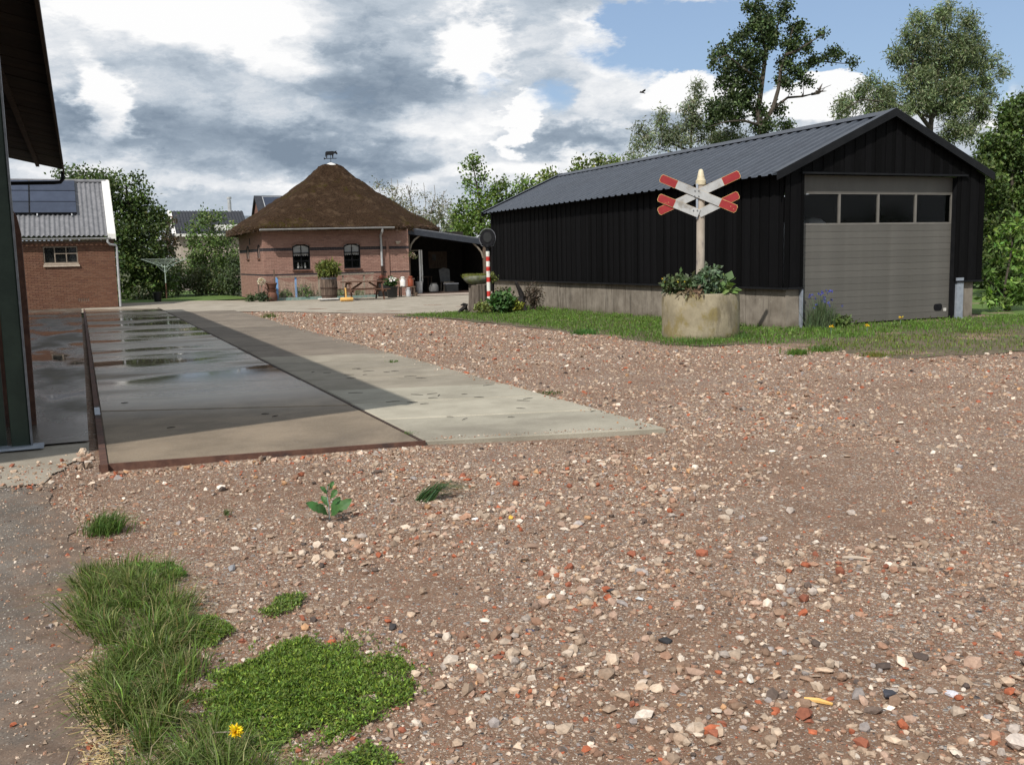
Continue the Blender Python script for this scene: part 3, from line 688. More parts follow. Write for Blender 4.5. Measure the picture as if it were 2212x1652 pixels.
# green steel frame and door leaf
mb = MB(); mb.box(-.66, -.505, 9.62, 9.76, .015, 5.0); part('green_post', mb, 'green_steel', shed0, bevel=.012)
mb = MB(); mb.box(-.515, -.495, 9.58, 9.64, .02, 4.9); part('steel_edge_strip', mb, 'steel_galv', shed0) if False else None
mb = MB(); mb.box(-.505, -.488, 9.60, 9.66, .03, 4.7); part('post_edge', mb, 'iron_grey', shed0)
for i in range(10):
    x1 = -.70-i*.19; mb = MB(); mb.box(x1-.186, x1, 9.70+(.018 if i % 2 else 0), 9.75, .02, 4.95); part('door_sheet', mb, 'green_steel', shed0)
mb = MB(); mb.box(-.76, -.40, 9.52, 9.70, .012, .034); part('foot_plate', mb, 'steel_galv', shed0)
mb = MB(); pr = [(-1.15, 11, .015), (-.51, 11, .015), (-.50, 11, 1.2), (-.505, 11, 1.95), (-.53, 11, 2.12), (-.58, 11, 2.22), (-.66, 11, 2.28), (-.8, 11, 2.30), (-1.15, 11, 2.3)]
mb.prism(pr, (0, .09, 0)); part('door_leaf', mb, 'rust', shed0)

# ================================================================== bricks
BRK = [(.30, .118, .078), (.265, .10, .066), (.33, .135, .09), (.235, .09, .062), (.28, .12, .085), (.20, .082, .06)]
BPK = [(.335, .200, .158), (.32, .188, .148), (.35, .212, .168), (.305, .178, .14), (.33, .192, .152), (.29, .17, .135)]
def brick_wall(parent, O, U, N, width, height, holes, tones, bands=(), indiv=300, pitch=(.222, .066), seed=1, holefn=None):
    rnd = random.Random(seed); U, N, O = Vector(U), Vector(N), Vector(O); dep = .006
    ang = math.atan2(U.y, U.x); ms = []
    L, Hh = pitch[0]-.011, pitch[1]-.011
    for c in tones:
        mb = MB(); mb.box(-L/2, L/2, -dep, .01, -Hh/2, Hh/2); me = mb.mesh('brick'); a = me.color_attributes.new('Col', 'FLOAT_COLOR', 'POINT')
        for d_ in a.data: d_.color = (c[0], c[1], c[2], 1)
        me.materials.append(MATS['brick']); ms.append(me)
    V, F, C = [], [], []; cnt = 0; rows = int(height/pitch[1])
    full = []
    for r_ in range(rows):
        z = (r_+.5)*pitch[1]; off = (r_ % 2)*pitch[0]/2; x = -off
        while x < width:
            a, b = max(0, x), min(width, x+pitch[0]); x += pitch[0]
            segs = [(a, b)]
            for (h0, h1, z0, z1) in holes:
                if z0 < z < z1:
                    ns = []
                    for s0, s1 in segs:
                        if h1 <= s0 or h0 >= s1: ns.append((s0, s1))
                        else:
                            if s0 < h0: ns.append((s0, h0))
                            if s1 > h1: ns.append((h1, s1))
                    segs = ns
            for s0, s1 in segs:
                if s1-s0 < .03: continue
                if holefn and holefn((s0+s1)/2, z): continue
                band = any(abs(z-bz) < bw for bz, bw in bands)
                if not band and s1-s0 > pitch[0]-.001: full.append((s0, s1, z))
                else:
                    c = (.045, .040, .045) if band else rnd.choice(tones); V.append((s0, s1, z, c))
    rnd2 = random.Random(seed+1); full.sort(key=lambda q: (abs(q[2]-1.35)+abs(q[0]-width*.45)*.5))
    for k_, (s0, s1, z) in enumerate(full):
        if k_ < indiv:
            p = O+U*((s0+s1)/2)+Vector((0, 0, z)); part('brick', ms[rnd2.randrange(len(ms))], 'brick', parent, loc=p, rot=(0, 0, ang))
        else: V.append((s0, s1, z, rnd2.choice(tones)))
    vv, ff, cc = [], [], []
    for (s0, s1, z, c) in V:
        o = len(vv); pr_ = dep*rnd.uniform(.93, 1.07); k9 = rnd.uniform(.94, 1.06); c = tuple(q*k9 for q in c)
        for d_ in (pr_, -.01):
            for zz_ in (z-Hh/2, z+Hh/2):
                for s in (s0+.0055, s1-.0055):
                    vv.append(tuple(O+U*s+N*d_+Vector((0, 0, zz_)))); cc.append(c)
        ff += [(o, o+1, o+3, o+2), (o, o+2, o+6, o+4), (o+1, o+5, o+7, o+3), (o+2, o+3, o+7, o+6), (o, o+4, o+5, o+1)]
    ob = link('brickwork', npmesh('brickwork', vv, ff, cc), 'brick', parent); ob['kind'] = 'stuff'

# ------------------------------------------------------------------ brick shed at the far left
SY, SX0, SX1 = 42.3, -4.2, 1.36
shed = thing('brick_shed', (0, SY, 0), 'low red brick shed with corrugated roof, solar panels and white verge', 'shed')
mb = MB(); WX0, WX1, WZ0, WZ1 = -1.22, 0, 1.78, 2.43
mb.box(SX0, WX0, SY+.01, SY+.2, 0, 2.66); mb.box(WX1, SX1, SY+.01, SY+.2, 0, 2.66); mb.box(WX0, WX1, SY+.01, SY+.2, 0, WZ0); mb.box(WX0, WX1, SY+.01, SY+.2, WZ1, 2.66)
mb.box(SX1-.2, SX1, SY+.2, 48.4, 0, 2.66); mb.prism([(SX1-.1, SY+.05, 2.66), (SX1-.1, 48.3, 2.66), (SX1-.1, 45.3, 5.0)], (.08, 0, 0)); part('wall', mb, 'mortar', shed)
SBR = [(.168, .086, .055), (.156, .078, .050), (.178, .094, .061), (.148, .072, .046), (.168, .089, .059), (.138, .068, .046)]
brick_wall(shed, (-2.6, SY, 0), (1, 0, 0), (0, -1, 0), 2.6+SX1, 2.62, [(WX0+2.6, WX1+2.6, WZ0-.14, WZ1)]+[(2.50+.085*k, 2.54+.085*k, .24, .38) for k in range(5)], SBR, seed=3)
mb = MB(); mb.box(WX0, WX1, SY+.14, SY+.16, WZ0, WZ1)
win = part('window', mb, 'window_dark', shed)
for x0, x1, z0, z1 in ((WX0, WX1, WZ1-.04, WZ1), (WX0, WX1, WZ0, WZ0+.04), (WX0, WX0+.04, WZ0+.04, WZ1-.04), (WX1-.04, WX1, WZ0+.04, WZ1-.04), (-.84, -.80, WZ0+.04, WZ1-.04), (-.43, -.39, WZ0+.04, WZ1-.04), (-.80, -.43, 2.14, 2.17), (-.39, -.04, 2.14, 2.17)):
    b_ = MB(); b_.box(x0, x1, SY+.02, SY+.07, z0, z1); part('frame_bar', b_, 'frame_taupe', win)
for x0, x1, z0, z1 in ((WX0+.04, -.84, WZ0+.04, WZ1-.04), (-.80, -.43, WZ0+.04, 2.14), (-.80, -.43, 2.17, WZ1-.04), (-.39, -.04, WZ0+.04, 2.14), (-.39, -.04, 2.17, WZ1-.04)):
    b_ = MB(); b_.box(x0, x1, SY+.045, SY+.05, z0, z1); part('pane', b_, 'glass', win)
b_ = MB(); b_.box(WX0-.03, WX1+.05, SY-.07, SY+.02, WZ0-.13, WZ0-.06); part('window_sill', b_, 'sill_pale', shed)
b_ = MB(); b_.box(WX0-.01, WX1+.02, SY-.04, SY+.02, WZ0-.045, WZ0-.005); part('window_sill', b_, 'sill_pale', shed)
RG = (45.35, 5.13); EV = (SY-.22, 2.80)
sv = Vector((0, RG[0]-EV[0], RG[1]-EV[1])); sL = sv.length; sn = sv.normalized()
def corr(wd, pitch_, amp, length, nrm):
    mb = MB(); m_ = int(wd/pitch_*8); vs = []
    for i in range(m_+1):
        x = wd*i/m_; hh = amp*math.cos(2*math.pi*x/pitch_)
        vs += [(x, 0-hh*nrm.y*0, hh), (x, length.y, length.z+hh)]
    mb.add(vs, [(2*i, 2*i+2, 2*i+3, 2*i+1) for i in range(m_)]); return mb.mesh('roof_sheet', True)
me = corr(.885, .177, .03, sv, sn)
for i in range(6): part('roof_sheet', me, 'fibre_roof', shed, loc=(1.16-.885*(i+1), EV[0], EV[1]+.03+.002*(i % 2)))
me2 = corr(.885, .177, .03, Vector((0, sv.y, -sv.z)), sn)
for i in range(6): part('roof_sheet', me2, 'fibre_roof', shed, loc=(1.16-.885*(i+1), RG[0], RG[1]+.03))
mb = MB(); mb.tube([(-4.2, RG[0], RG[1]+.05), (1.3, RG[0], RG[1]+.05)], .09, 10); part('ridge_cap', mb, 'fibre_roof', shed, True)
mb = MB(); mb.prism([(1.14, EV[0]-.05, EV[1]-.10), (1.14, EV[0]-.05, EV[1]+.10), (1.14, RG[0], RG[1]+.13), (1.14, RG[0], RG[1]-.07)], (.27, 0, 0)); part('verge_board', mb, 'white_paint', shed)
mb = MB(); mb.prism([(1.41, EV[0]-.05, EV[1]-.16), (1.41, EV[0]-.05, EV[1]+.085), (1.41, RG[0], RG[1]+.11), (1.41, RG[0], RG[1]-.15)], (.025, 0, 0)); part('verge_board', mb, 'white_paint', shed)
mb = MB(); pts = [(0, EV[0]-.03+.075*math.cos(a), EV[1]-.05+.075*math.sin(a)) for a in np.linspace(math.pi, 2*math.pi, 9)]+[(0, EV[0]-.03+.06*math.cos(a), EV[1]-.05+.06*math.sin(a)) for a in np.linspace(2*math.pi, math.pi, 9)]
mb.prism([(-4.2, p[1], p[2]) for p in pts], (5.45, 0, 0)); part('gutter', mb, 'zinc', shed)
mb = MB(); mb.tube([(1.12, EV[0]-.03, 2.70), (1.12, EV[0]-.03, 2.58), (1.2, EV[0]-.0, 2.48), (1.40, SY-.07, 2.46), (1.44, SY-.06, 2.38), (1.43, SY-.06, .9), (1.43, SY-.06, .01)], .045, 10); part('downpipe', mb, 'zinc', shed, True)
for c_ in range(2):                                                        # solar panels in two columns of three
    for r_ in range(3):
        x1 = .10-c_*1.73; x0 = x1-1.70; t0 = (.40+.20*r_); a = Vector((x0, EV[0], EV[1]))+sv*(.37+.205*r_)+Vector((0, -sn.z, sn.y))*.13
        d = sv*.198; nn = Vector((0, -sn.z, sn.y))*.02
        mb = MB(); mb.obox(a+Vector((.85, 0, 0))+d/2, (.85, 0, 0), d/2, nn); q = part('solar_panel', mb, 'solar_frame', shed)
        mb = MB(); mb.obox(a+Vector((.85, 0, 0))+d/2+nn*1.1, (.83, 0, 0), d/2*.97, nn*.15); part('panel_cells', mb, 'solar', q)
for x_ in (-1.35, -.1):
    a = Vector((x_, EV[0], EV[1]))+sv*.33; mb = MB(); mb.bar(a+Vector((0, -.05, .08)), a+sv*.6+Vector((0, -.05, .08)), .04, .04); part('panel_rail', mb, 'zinc', shed)

# ================================================================== thatched brick house
HY, HX0, HX1, HYB, HZ = 43.0, 7.30, 13.85, 49.6, 3.02
house = thing('thatched_house', (10.5, HY, 0), 'pink brick house with low hipped thatched roof and arched windows', 'house')
WIN = [(8.56, 9.32), (10.83, 11.58)]; HW0, HW1 = 1.29, 2.38
mb = MB(); xs_ = [HX0]+[q for w_ in WIN for q in w_]+[HX1]
for a, b in ((xs_[0], xs_[1]), (xs_[2], xs_[3]), (xs_[4], xs_[5])): mb.box(a, b, HY+.01, HY+.25, 0, HZ)
for a, b in WIN: mb.box(a, b, HY+.01, HY+.25, 0, HW0-.001); mb.box(a, b, HY+.01, HY+.25, HW1+.02, HZ)
mb.box(HX0+.01, HX0+.25, HY+.25, HYB, 0, HZ); mb.box(HX0, HX1, HYB, HYB+.2, 0, HZ); mb.box(HX1-.2, HX1, HY+.25, HYB, 0, HZ)
part('wall', mb, 'mortar_pink', house)
def arch_top(s, w0, w1, z1, rise):                       # height of a flat arch at s
    t = (s-(w0+w1)/2)/((w1-w0)/2); return z1-rise*t*t
hl = [(a-HX0, b-HX0, HW0-.09, HW1) for a, b in WIN]
brick_wall(house, (HX0, HY, 0), (1, 0, 0), (0, -1, 0), HX1-HX0, HZ, hl, BPK, bands=((2.21, .066), (1.10, .05)), indiv=300, seed=5)
SWN = [(43.75, 44.28), (46.75, 47.35)]
def lw(s): return HYB-s
brick_wall(house, (HX0, HYB, 0), (0, -1, 0), (-1, 0, 0), HYB-HY, HZ, [(lw(b), lw(a), 1.80, 2.40) for a, b in SWN], BPK, bands=((2.21, .066), (1.10, .05)), indiv=0, seed=6)
for a, b in WIN:
    rise = .10; m_ = 12
    def outline(i0, y):
        return [(a+i0, y, HW0+i0)]+[(b-i0, y, HW0+i0)]+[(s, y, arch_top(s, a, b, HW1, rise)-i0) for s in np.linspace(b-i0, a+i0, m_)]
    mb = MB(); o_ = outline(0, HY+.03); i_ = outline(.05, HY+.03); n = len(o_)
    vs = o_+i_+[(p[0], p[1]+.06, p[2]) for p in o_+i_]
    fs = []
    for q in range(n):
        q2 = (q+1) % n; fs += [(q, q2, n+q2, n+q), (n+q, n+q2, 3*n+q2, 3*n+q), (2*n+q, 3*n+q, 3*n+q2, 2*n+q2)]
    mb.add(vs, fs); wnd = part('window', mb, 'iron_black', house)
    xm = (a+b)/2
    for x0, x1, z0, z1 in ((xm-.015, xm+.015, HW0+.05, HW1-.05), (a+.05, b-.05, 1.64, 1.67), (a+.05, b-.05, 1.98, 2.02)):
        q = MB(); q.box(x0, x1, HY+.035, HY+.075, z0, z1); part('glazing_bar', q, 'iron_black', wnd)
    for j, (z0, z1) in enumerate(((HW0+.05, 1.64), (1.67, 1.98), (2.02, HW1-.05))):
        for x0, x1 in ((a+.05, xm-.015), (xm+.015, b-.05)):
            q = MB(); q.box(x0, x1, HY+.05, HY+.056, z0, z1 if j < 2 else arch_top(x0 if x0 < xm-.1 else x1, a, b, HW1, rise)-.03); part('pane', q, 'glass', wnd)
    q = MB(); nz = 7; top = [(a+.03, HY+.085, 2.36), (b-.03, HY+.085, 2.36)]
    bot = []
    for s in range(nz*6+1):
        t = s/(nz*6); bot.append((b-.03-(b-a-.06)*t, HY+.085+.008*math.sin(t*40), 1.93-.055*abs(math.sin(math.pi*nz*t))))
    q.prism(top+bot, (0, .004, 0)); part('lace_curtain', q, 'lace', wnd)
    q = MB(); q.box(a-.03, b+.05, HY-.07, HY+.02, HW0-.075, HW0-.01); part('window_sill', q, 'terracotta', wnd)
    q = MB(); q.box(a-.1, b+.1, HY+.9, HY+.92, 1.0, 2.7); part('room_backdrop', q, 'room_dark', wnd)
    q = MB()
    for s in np.linspace(-.5, .5, 13):
        ca = (a+b)/2+s*(b-a+.06); z0 = arch_top(ca, a-.05, b+.05, HW1+.03, .13); q.obox((ca, HY-.004, z0+.05), (.024, 0, -.012*s), (0, .022, 0), (.05*s*.25, 0, .05))
    part('brick_arch', q, 'brick_plain', wnd)
for (vx, h_, hh, wh) in ((8.82, .26, .05, 'left tall'), (8.97, .2, .04, 'short middle'), (9.12, .24, .05, 'right tall')):
    q = MB(); q.lathe((vx, HY+.2, HW0+.06), [(hh, 0), (hh*1.1, .05), (hh*.7, h_*.6), (hh*.5, h_*.8), (hh*.65, h_)], 12); tag(link('vase', q.mesh('vase', True), 'white_enamel'), wh+' white vase on the sill inside the left house window', 'vase', 'vases inside the left house window')
q = MB(); q.box(8.6, 9.3, HY+.1, HY+.3, HW0-.02, HW0+.058); part('inner_sill', q, 'room_dark', house)
for a, b in SWN:
    q = MB(); m_ = 10; pr = [(HX0+.06, a, 1.84), (HX0+.06, b, 1.84)]+[(HX0+.06, (a+b)/2+(b-a)/2*math.cos(t), 2.15+.24*math.sin(t)) for t in np.linspace(0, math.pi, m_)]
    q.prism(pr, (.03, 0, 0)); wnd = part('window', q, 'window_dark', house)
    q = MB(); ring = [(HX0+.0, (a+b)/2+(b-a)/2*math.cos(t), 2.15+.25*math.sin(t)) for t in np.linspace(0, math.pi, m_)]
    q.tube([(HX0, b, 1.84)]+ring+[(HX0, a, 1.84)], .03, 6); part('window_frame', q, 'iron_black', wnd)
    q = MB(); q.box(HX0+.02, HX0+.04, (a+b)/2-.015, (a+b)/2+.015, 1.84, 2.36); q.box(HX0+.02, HX0+.04, a, b, 2.08, 2.11); part('glazing_bar', q, 'white_paint', wnd)
    q = MB(); q.box(HX0-.06, HX0+.02, a-.05, b+.05, 1.76, 1.82); part('window_sill', q, 'terracotta', wnd)
q = MB(); q.box(HX0-.03, HX0, 46.3, 46.36, 2.45, 2.75); part('wall_anchor', q, 'iron_black', house)
q = MB(); q.box(13.22, 13.44, HY-.12, HY-.015, 2.40, 2.46); q.box(13.26, 13.40, HY-.08, HY-.015, 2.33, 2.40); part('wall_lamp', q, 'sill_pale', house)
# thatched roof: smooth hips, swept up to a capped apex
EVP = [(6.80, 42.35), (9.9, 42.28), (12.95, 42.32), (14.9, 43.9), (16.55, 45.95), (16.4, 48.6), (15.2, 50.6), (10.5, 50.7), (6.7, 50.4), (6.62, 46.4)]
AP = Vector((11.22, 46.25)); ZAP = 5.98; ZEV = 3.08
def round_poly(P, n, it=2):
    P = [Vector(p) for p in P]
    for _ in range(it):
        Q = []
        for i in range(len(P)):
            a, b = P[i], P[(i+1) % len(P)]; Q += [a.lerp(b, .16), a.lerp(b, .84)]
        P = Q
    L = [0]
    for i in range(len(P)): L.append(L[-1]+(P[(i+1) % len(P)]-P[i]).length)
    out_ = []
    for k_ in range(n):
        s = L[-1]*k_/n; i = max(j for j in range(len(P)) if L[j] <= s); out_.append(P[i].lerp(P[(i+1) % len(P)], (s-L[i])/max(L[i+1]-L[i], 1e-6)))
    return out_
NR = 260; rim = round_poly(EVP, NR); prof = [(0.94, -.10), (.985, -.13), (1.0, -.05), (.995, .06), (.97, .16)]
nt = 70
for k_ in range(1, nt+1):
    t = k_/nt; prof.append((.97*(1-t)+.125*t, .16+(ZAP-ZEV-.16)*t*(1-.11*math.sin(math.pi*t)*(1-.3*t))))
prof += [(.115, ZAP-ZEV+.07), (.09, ZAP-ZEV+.12), (.055, ZAP-ZEV+.155), (.03, ZAP-ZEV+.165)]
vs = []; rr_ = random.Random(2)
from mathutils import noise as mnoise
for (s, z) in prof:
    for p in rim:
        q = AP.lerp(p, s); nz_ = mnoise.noise(Vector((q.x*1.1, q.y*1.1, z*2)))*.08+mnoise.noise(Vector((q.x*4, q.y*4, z*9)))*.05+rr_.uniform(-.012, .012)
        vs.append((q.x, q.y, ZEV+z+nz_*(1 if z > -.08 else .5)))
m_ = len(prof); fs = [(i*NR+k_, i*NR+(k_+1) % NR, (i+1)*NR+(k_+1) % NR, (i+1)*NR+k_) for i in range(m_-1) for k_ in range(NR)]
fs.append(tuple(range((m_-1)*NR, m_*NR)))
fs.append(tuple(range(NR))[::-1])
rf = MB(); rf.add(vs, fs); roof = part('thatched_roof', rf.mesh('thatched_roof', True), 'thatch', house)
# straw ends that break the eave line
q = []; E_ = []
for _ in range(5200):
    k_ = rr_.randrange(NR); p = rim[k_].lerp(rim[(k_+1) % NR], rr_.random()); zz = ZEV+rr_.uniform(-.13, .13); d = (p-AP).normalized()
    E_.append((p.x-d.x*.06, p.y-d.y*.06, zz))
E_ = np.array(E_); dd = np.column_stack([E_[:, 0]-AP.x, E_[:, 1]-AP.y, np.full(len(E_), -2.2)]); dd /= np.linalg.norm(dd, axis=1)[:, None]
so_ = foliage('thatch_straw', [leaves(E_, .018, (.085, .052, .032), elong=7, dirs=dd, var=.35)], roof); so_['kind'] = 'stuff'
mb = MB(); mb.lathe((AP.x, AP.y, ZAP+.12), [(.27, 0), (.25, .04), (.15, .09), (.03, .13)], 24, jit=.03); part('apex_cap', mb, 'white_paint', roof, True)
mb = MB(); pts = [(EV_[0], EV_[1]) for EV_ in [(.075*math.cos(a), .075*math.sin(a)) for a in np.linspace(math.pi, 2*math.pi, 9)]+[(.06*math.cos(a), .06*math.sin(a)) for a in np.linspace(2*math.pi, math.pi, 9)]]
mb.prism([(7.1, 42.33+p[0], 3.04+p[1]) for p in pts], (5.9, 0, .05)); part('gutter', mb, 'zinc', house)
mb = MB(); mb.tube([(12.45, 42.33, 3.0), (12.45, 42.36, 2.9), (12.50, 42.86, 2.72), (12.53, 42.91, 2.6), (12.54, 42.91, 1.36)], .05, 10); part('downpipe', mb, 'zinc', house, True)
mb = MB(); mb.tube([(12.54, 42.91, 1.37), (12.55, 42.91, .75)], .055, 10); part('downpipe', mb, 'rust_dark', house, True)
mb = MB(); mb.box(12.78, 12.90, HY-.06, HY-.016, 0, 2.45); part('brick_pilaster', mb, 'brick_plain', house)
# weather vane with a cow
vz = ZAP+.20
vane = thing('weather_vane', (AP.x, AP.y, vz), 'small dark cow weather vane on the peak of the thatched roof', 'weather vane')
mb = MB(); mb.tube([(AP.x, AP.y, vz-.02), (AP.x, AP.y, vz+.42)], .012, 6); part('rod', mb, 'iron_black', vane)
mb = MB(); mb.bar((AP.x-.26, AP.y+.1, vz+.24), (AP.x+.26, AP.y-.1, vz+.24), .02, .03); part('arrow_bar', mb, 'iron_black', vane)
mb = MB(); mb.prism([(AP.x-.30, AP.y+.11, vz+.19), (AP.x-.18, AP.y+.07, vz+.24), (AP.x-.30, AP.y+.11, vz+.29)], (.01, .02, 0)); part('arrow_tail', mb, 'iron_black', vane)
cow = [(-.2, .46), (-.2, .30), (-.16, .30), (-.15, .42), (-.11, .44), (.06, .43), (.07, .30), (.11, .30), (.12, .43), (.15, .50), (.22, .50), (.27, .46), (.31, .48), (.30, .54), (.25, .60), (.27, .64), (.22, .62), (.18, .60), (.10, .62), (-.14, .61), (-.2, .60), (-.23, .55), (-.24, .36), (-.22, .36)]
mb = MB(); mb.prism([(AP.x+x, AP.y-x*.35-.012, vz+z-.04) for x, z in cow], (.008, .024, 0)); part('cow_figure', mb, 'iron_black', vane)

# ------------------------------------------------------------------ lean-to porch
porch = thing('porch', (15.8, 43.5, 0), 'dark open lean-to porch with sloping roof beside the thatched house', 'porch')
PY, PB = 43.5, 47.6
mb = MB(); mb.prism([(13.9, PY-.1, 3.05), (18.2, PY-.1, 2.42), (18.2, PY-.1, 2.48), (13.9, PY-.1, 3.11)], (0, PB-PY+.2, 0)); part('porch_roof', mb, 'iron_grey', porch)
mb = MB(); mb.prism([(13.9, PY-.13, 2.80), (18.2, PY-.13, 2.17), (18.2, PY-.13, 2.425), (13.9, PY-.13, 3.055)], (0, .035, 0)); part('fascia', mb, 'trim_metal', porch)
for x, z1 in ((14.0, 2.76), (17.78, 2.2)):
    mb = MB(); mb.box(x-.06, x+.06, PY-.06, PY+.06, .75 if x < 15 else .02, z1); part('post', mb, 'wood_post', porch)
for sx, x, z in ((1, 14.06, 2.05), (-1, 17.72, 1.62)):
    mb = MB(); mb.tube([(x, PY, z), (x+sx*.08, PY, z+.26), (x+sx*.25, PY, z+.48), (x+sx*.5, PY, z+(.66 if sx > 0 else .72))], .045, 6); part('brace', mb, 'wood_grey', porch)
mb = MB(); mb.box(13.90, 14.16, PY-.14, PY+.12, 0, .70); pier = part('brick_pier', mb, 'brick_plain', porch)
mb = MB(); mb.box(13.87, 14.19, PY-.17, PY+.15, .701, .76); part('pier_cap', mb, 'sill_pale', pier)
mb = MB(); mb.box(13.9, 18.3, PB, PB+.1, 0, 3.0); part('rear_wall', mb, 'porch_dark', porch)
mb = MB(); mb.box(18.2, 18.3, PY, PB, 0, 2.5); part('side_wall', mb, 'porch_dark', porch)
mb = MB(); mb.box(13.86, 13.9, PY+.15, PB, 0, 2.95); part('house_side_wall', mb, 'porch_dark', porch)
mb = MB(); mb.box(13.9, 18.25, PY-.05, PB, .0, .05); part('floor_slab', mb, 'rust_dark', porch)
for x0, x1, z0, z1 in ((14.22, 14.26, .05, 2.06), (14.70, 14.78, .05, 2.06), (14.26, 14.70, 2.02, 2.06), (14.82, 14.87, .6, 2.06)):
    mb = MB(); mb.box(x0, x1, PY+.62, PY+.68, z0, z1); part('door_frame', mb, 'white_paint' if x0 > 14.5 else 'wood_grey', porch)
mb = MB(); mb.box(14.26, 14.70, PY+.64, PY+.66, .05, 2.02); part('door_pane', mb, 'glass', porch)
mb = MB(); mb.box(16.35, 17.35, PB-.06, PB-.005, 1.15, 2.0); part('notice_board', mb, 'wood_post', porch)
mb = MB(); mb.box(16.55, 16.75, PB-.08, PB-.065, 1.55, 1.85); part('notice', mb, 'grey_dim', porch)
# things in the porch
mb = MB(); mb.lathe((14.55, 43.78, .052), [(.15, 0), (.165, .3), (.185, .5), (.20, .51), (.20, .54), (.17, .54), (.16, .1)], 20); b_ = thing('metal_bin', (14.55, 43.78, .05), 'grey metal bucket bin standing at the porch post', 'bin'); part('bucket', mb, 'zinc', b_, True)
mb = MB(); mb.tube([(14.40, 43.78, .48)]+[(14.55-.16*math.cos(t), 43.70, .50-.14*math.sin(t)) for t in np.linspace(.2, 2.9, 8)]+[(14.70, 43.78, .48)], .008, 6); part('handle', mb, 'iron_grey', b_)
mb = MB(); mb.lathe((15.35, 44.0, .052), [(.16, 0), (.22, .05), (.24, .2), (.20, .34), (.15, .40), (.17, .43)], 18); tag(link('stone_pot', mb.mesh('stone_pot', True), 'grey_dim'), 'round grey pot on the floor of the dark porch', 'pot')
ch = thing('garden_chair', (16.4, 45.0, .05), 'wicker chair in the shade of the dark porch', 'chair')
mb = MB(); mb.box(16.15, 16.65, 44.75, 45.25, .46, .52); part('seat', mb, 'wood_grey', ch)
mb = MB(); mb.prism([(16.15, 45.25, .52), (16.65, 45.25, .52), (16.68, 45.38, 1.1), (16.4, 45.40, 1.2), (16.12, 45.38, 1.1)], (0, .04, 0)); part('backrest', mb, 'grey_dim', ch)
for dx, dy in ((-.22, -.22), (.22, -.22), (-.22, .22), (.22, .22)):
    mb = MB(); mb.bar((16.4+dx*1.1, 45+dy*1.1, .052), (16.4+dx, 45+dy, .46), .04, .04); part('leg', mb, 'wood_grey', ch)
tb = thing('side_table', (15.75, 46.6, .05), 'dark low table at the back of the porch', 'table')
mb = MB(); mb.box(15.3, 16.1, 46.3, 46.9, .72, .77); part('table_top', mb, 'wood_post', tb)
for dx in (15.35, 16.05):
    for dy in (46.35, 46.85):
        mb = MB(); mb.box(dx-.03, dx+.03, dy-.03, dy+.03, .05, .72); part('leg', mb, 'wood_post', tb)
mb = MB(); mb.lathe((15.6, 46.6, .771), [(.10, 0), (.12, .1), (.11, .3), (.06, .4), (.05, .48), (.08, .5)], 14); tag(link('milk_jug', mb.mesh('milk_jug', True), 'white_enamel'), 'pale jug on the low table in the porch', 'jug')
bx_ = thing('wooden_chest', (16.3, 44.35, .05), 'dark wooden chest on the porch floor', 'chest')
mb = MB(); mb.box(16.05, 16.65, 44.15, 44.5, .052, .40); part('chest_body', mb, 'dark_plastic', bx_); mb = MB(); mb.box(16.03, 16.67, 44.13, 44.52, .402, .46); part('lid', mb, 'iron_grey', bx_)

# ------------------------------------------------------------------ in front of the house
def plant(name, label, cat, base, n, rad, hgt, size, col, stems=7, elong=1.7, up=.5, droop=.1, group=None, flowers=None, parent_stem='bark', var=.28, shape=1.0):
    t = thing(name, base, label, cat, group); bx, by, bz = base
    mb = MB()
    for i in range(stems):
        a = random.uniform(0, 6.28); r_ = random.uniform(.1, .75)*rad
        mb.tube([(bx+math.cos(a)*r_*.2, by+math.sin(a)*r_*.2, bz), (bx+math.cos(a)*r_*.6, by+math.sin(a)*r_*.6, bz+hgt*.5), (bx+math.cos(a)*r_, by+math.sin(a)*r_, bz+hgt*random.uniform(.6, .95))], [.012*hgt+.003, .008*hgt+.002, .003], 5)
    part('stem', mb, parent_stem, t)
    P = RNG.normal(size=(n, 3)); P /= np.linalg.norm(P, axis=1)[:, None]; P *= (RNG.uniform(0, 1, n)**.45)[:, None]
    lump = 1+.28*np.sin(P[:, 0]*7+bx*3)*np.cos(P[:, 1]*6+P[:, 2]*5)
    P = P*lump[:, None]
    P = np.column_stack([bx+P[:, 0]*rad, by+P[:, 1]*rad, bz+hgt*.52+P[:, 2]*hgt*.48*shape]); P[:, 2] = np.maximum(P[:, 2], bz+.01)
    foliage('leaves', [leaves(P, size, col, elong, up, var, droop)], t)
    if flowers:
        nf, fs_, fc, fz = flowers; Q = np.column_stack([bx+RNG.normal(0, rad*.5, nf), by+RNG.normal(0, rad*.5, nf), bz+hgt*fz+RNG.uniform(-.1, .1, nf)*hgt])
        [foliage('flower', [leaves(np.repeat(q9[None], 9, 0)+RNG.normal(0, fs_*.18, (9, 3)), fs_, fc, 1.1, .8, .06)], t) for q9 in Q]
    return t
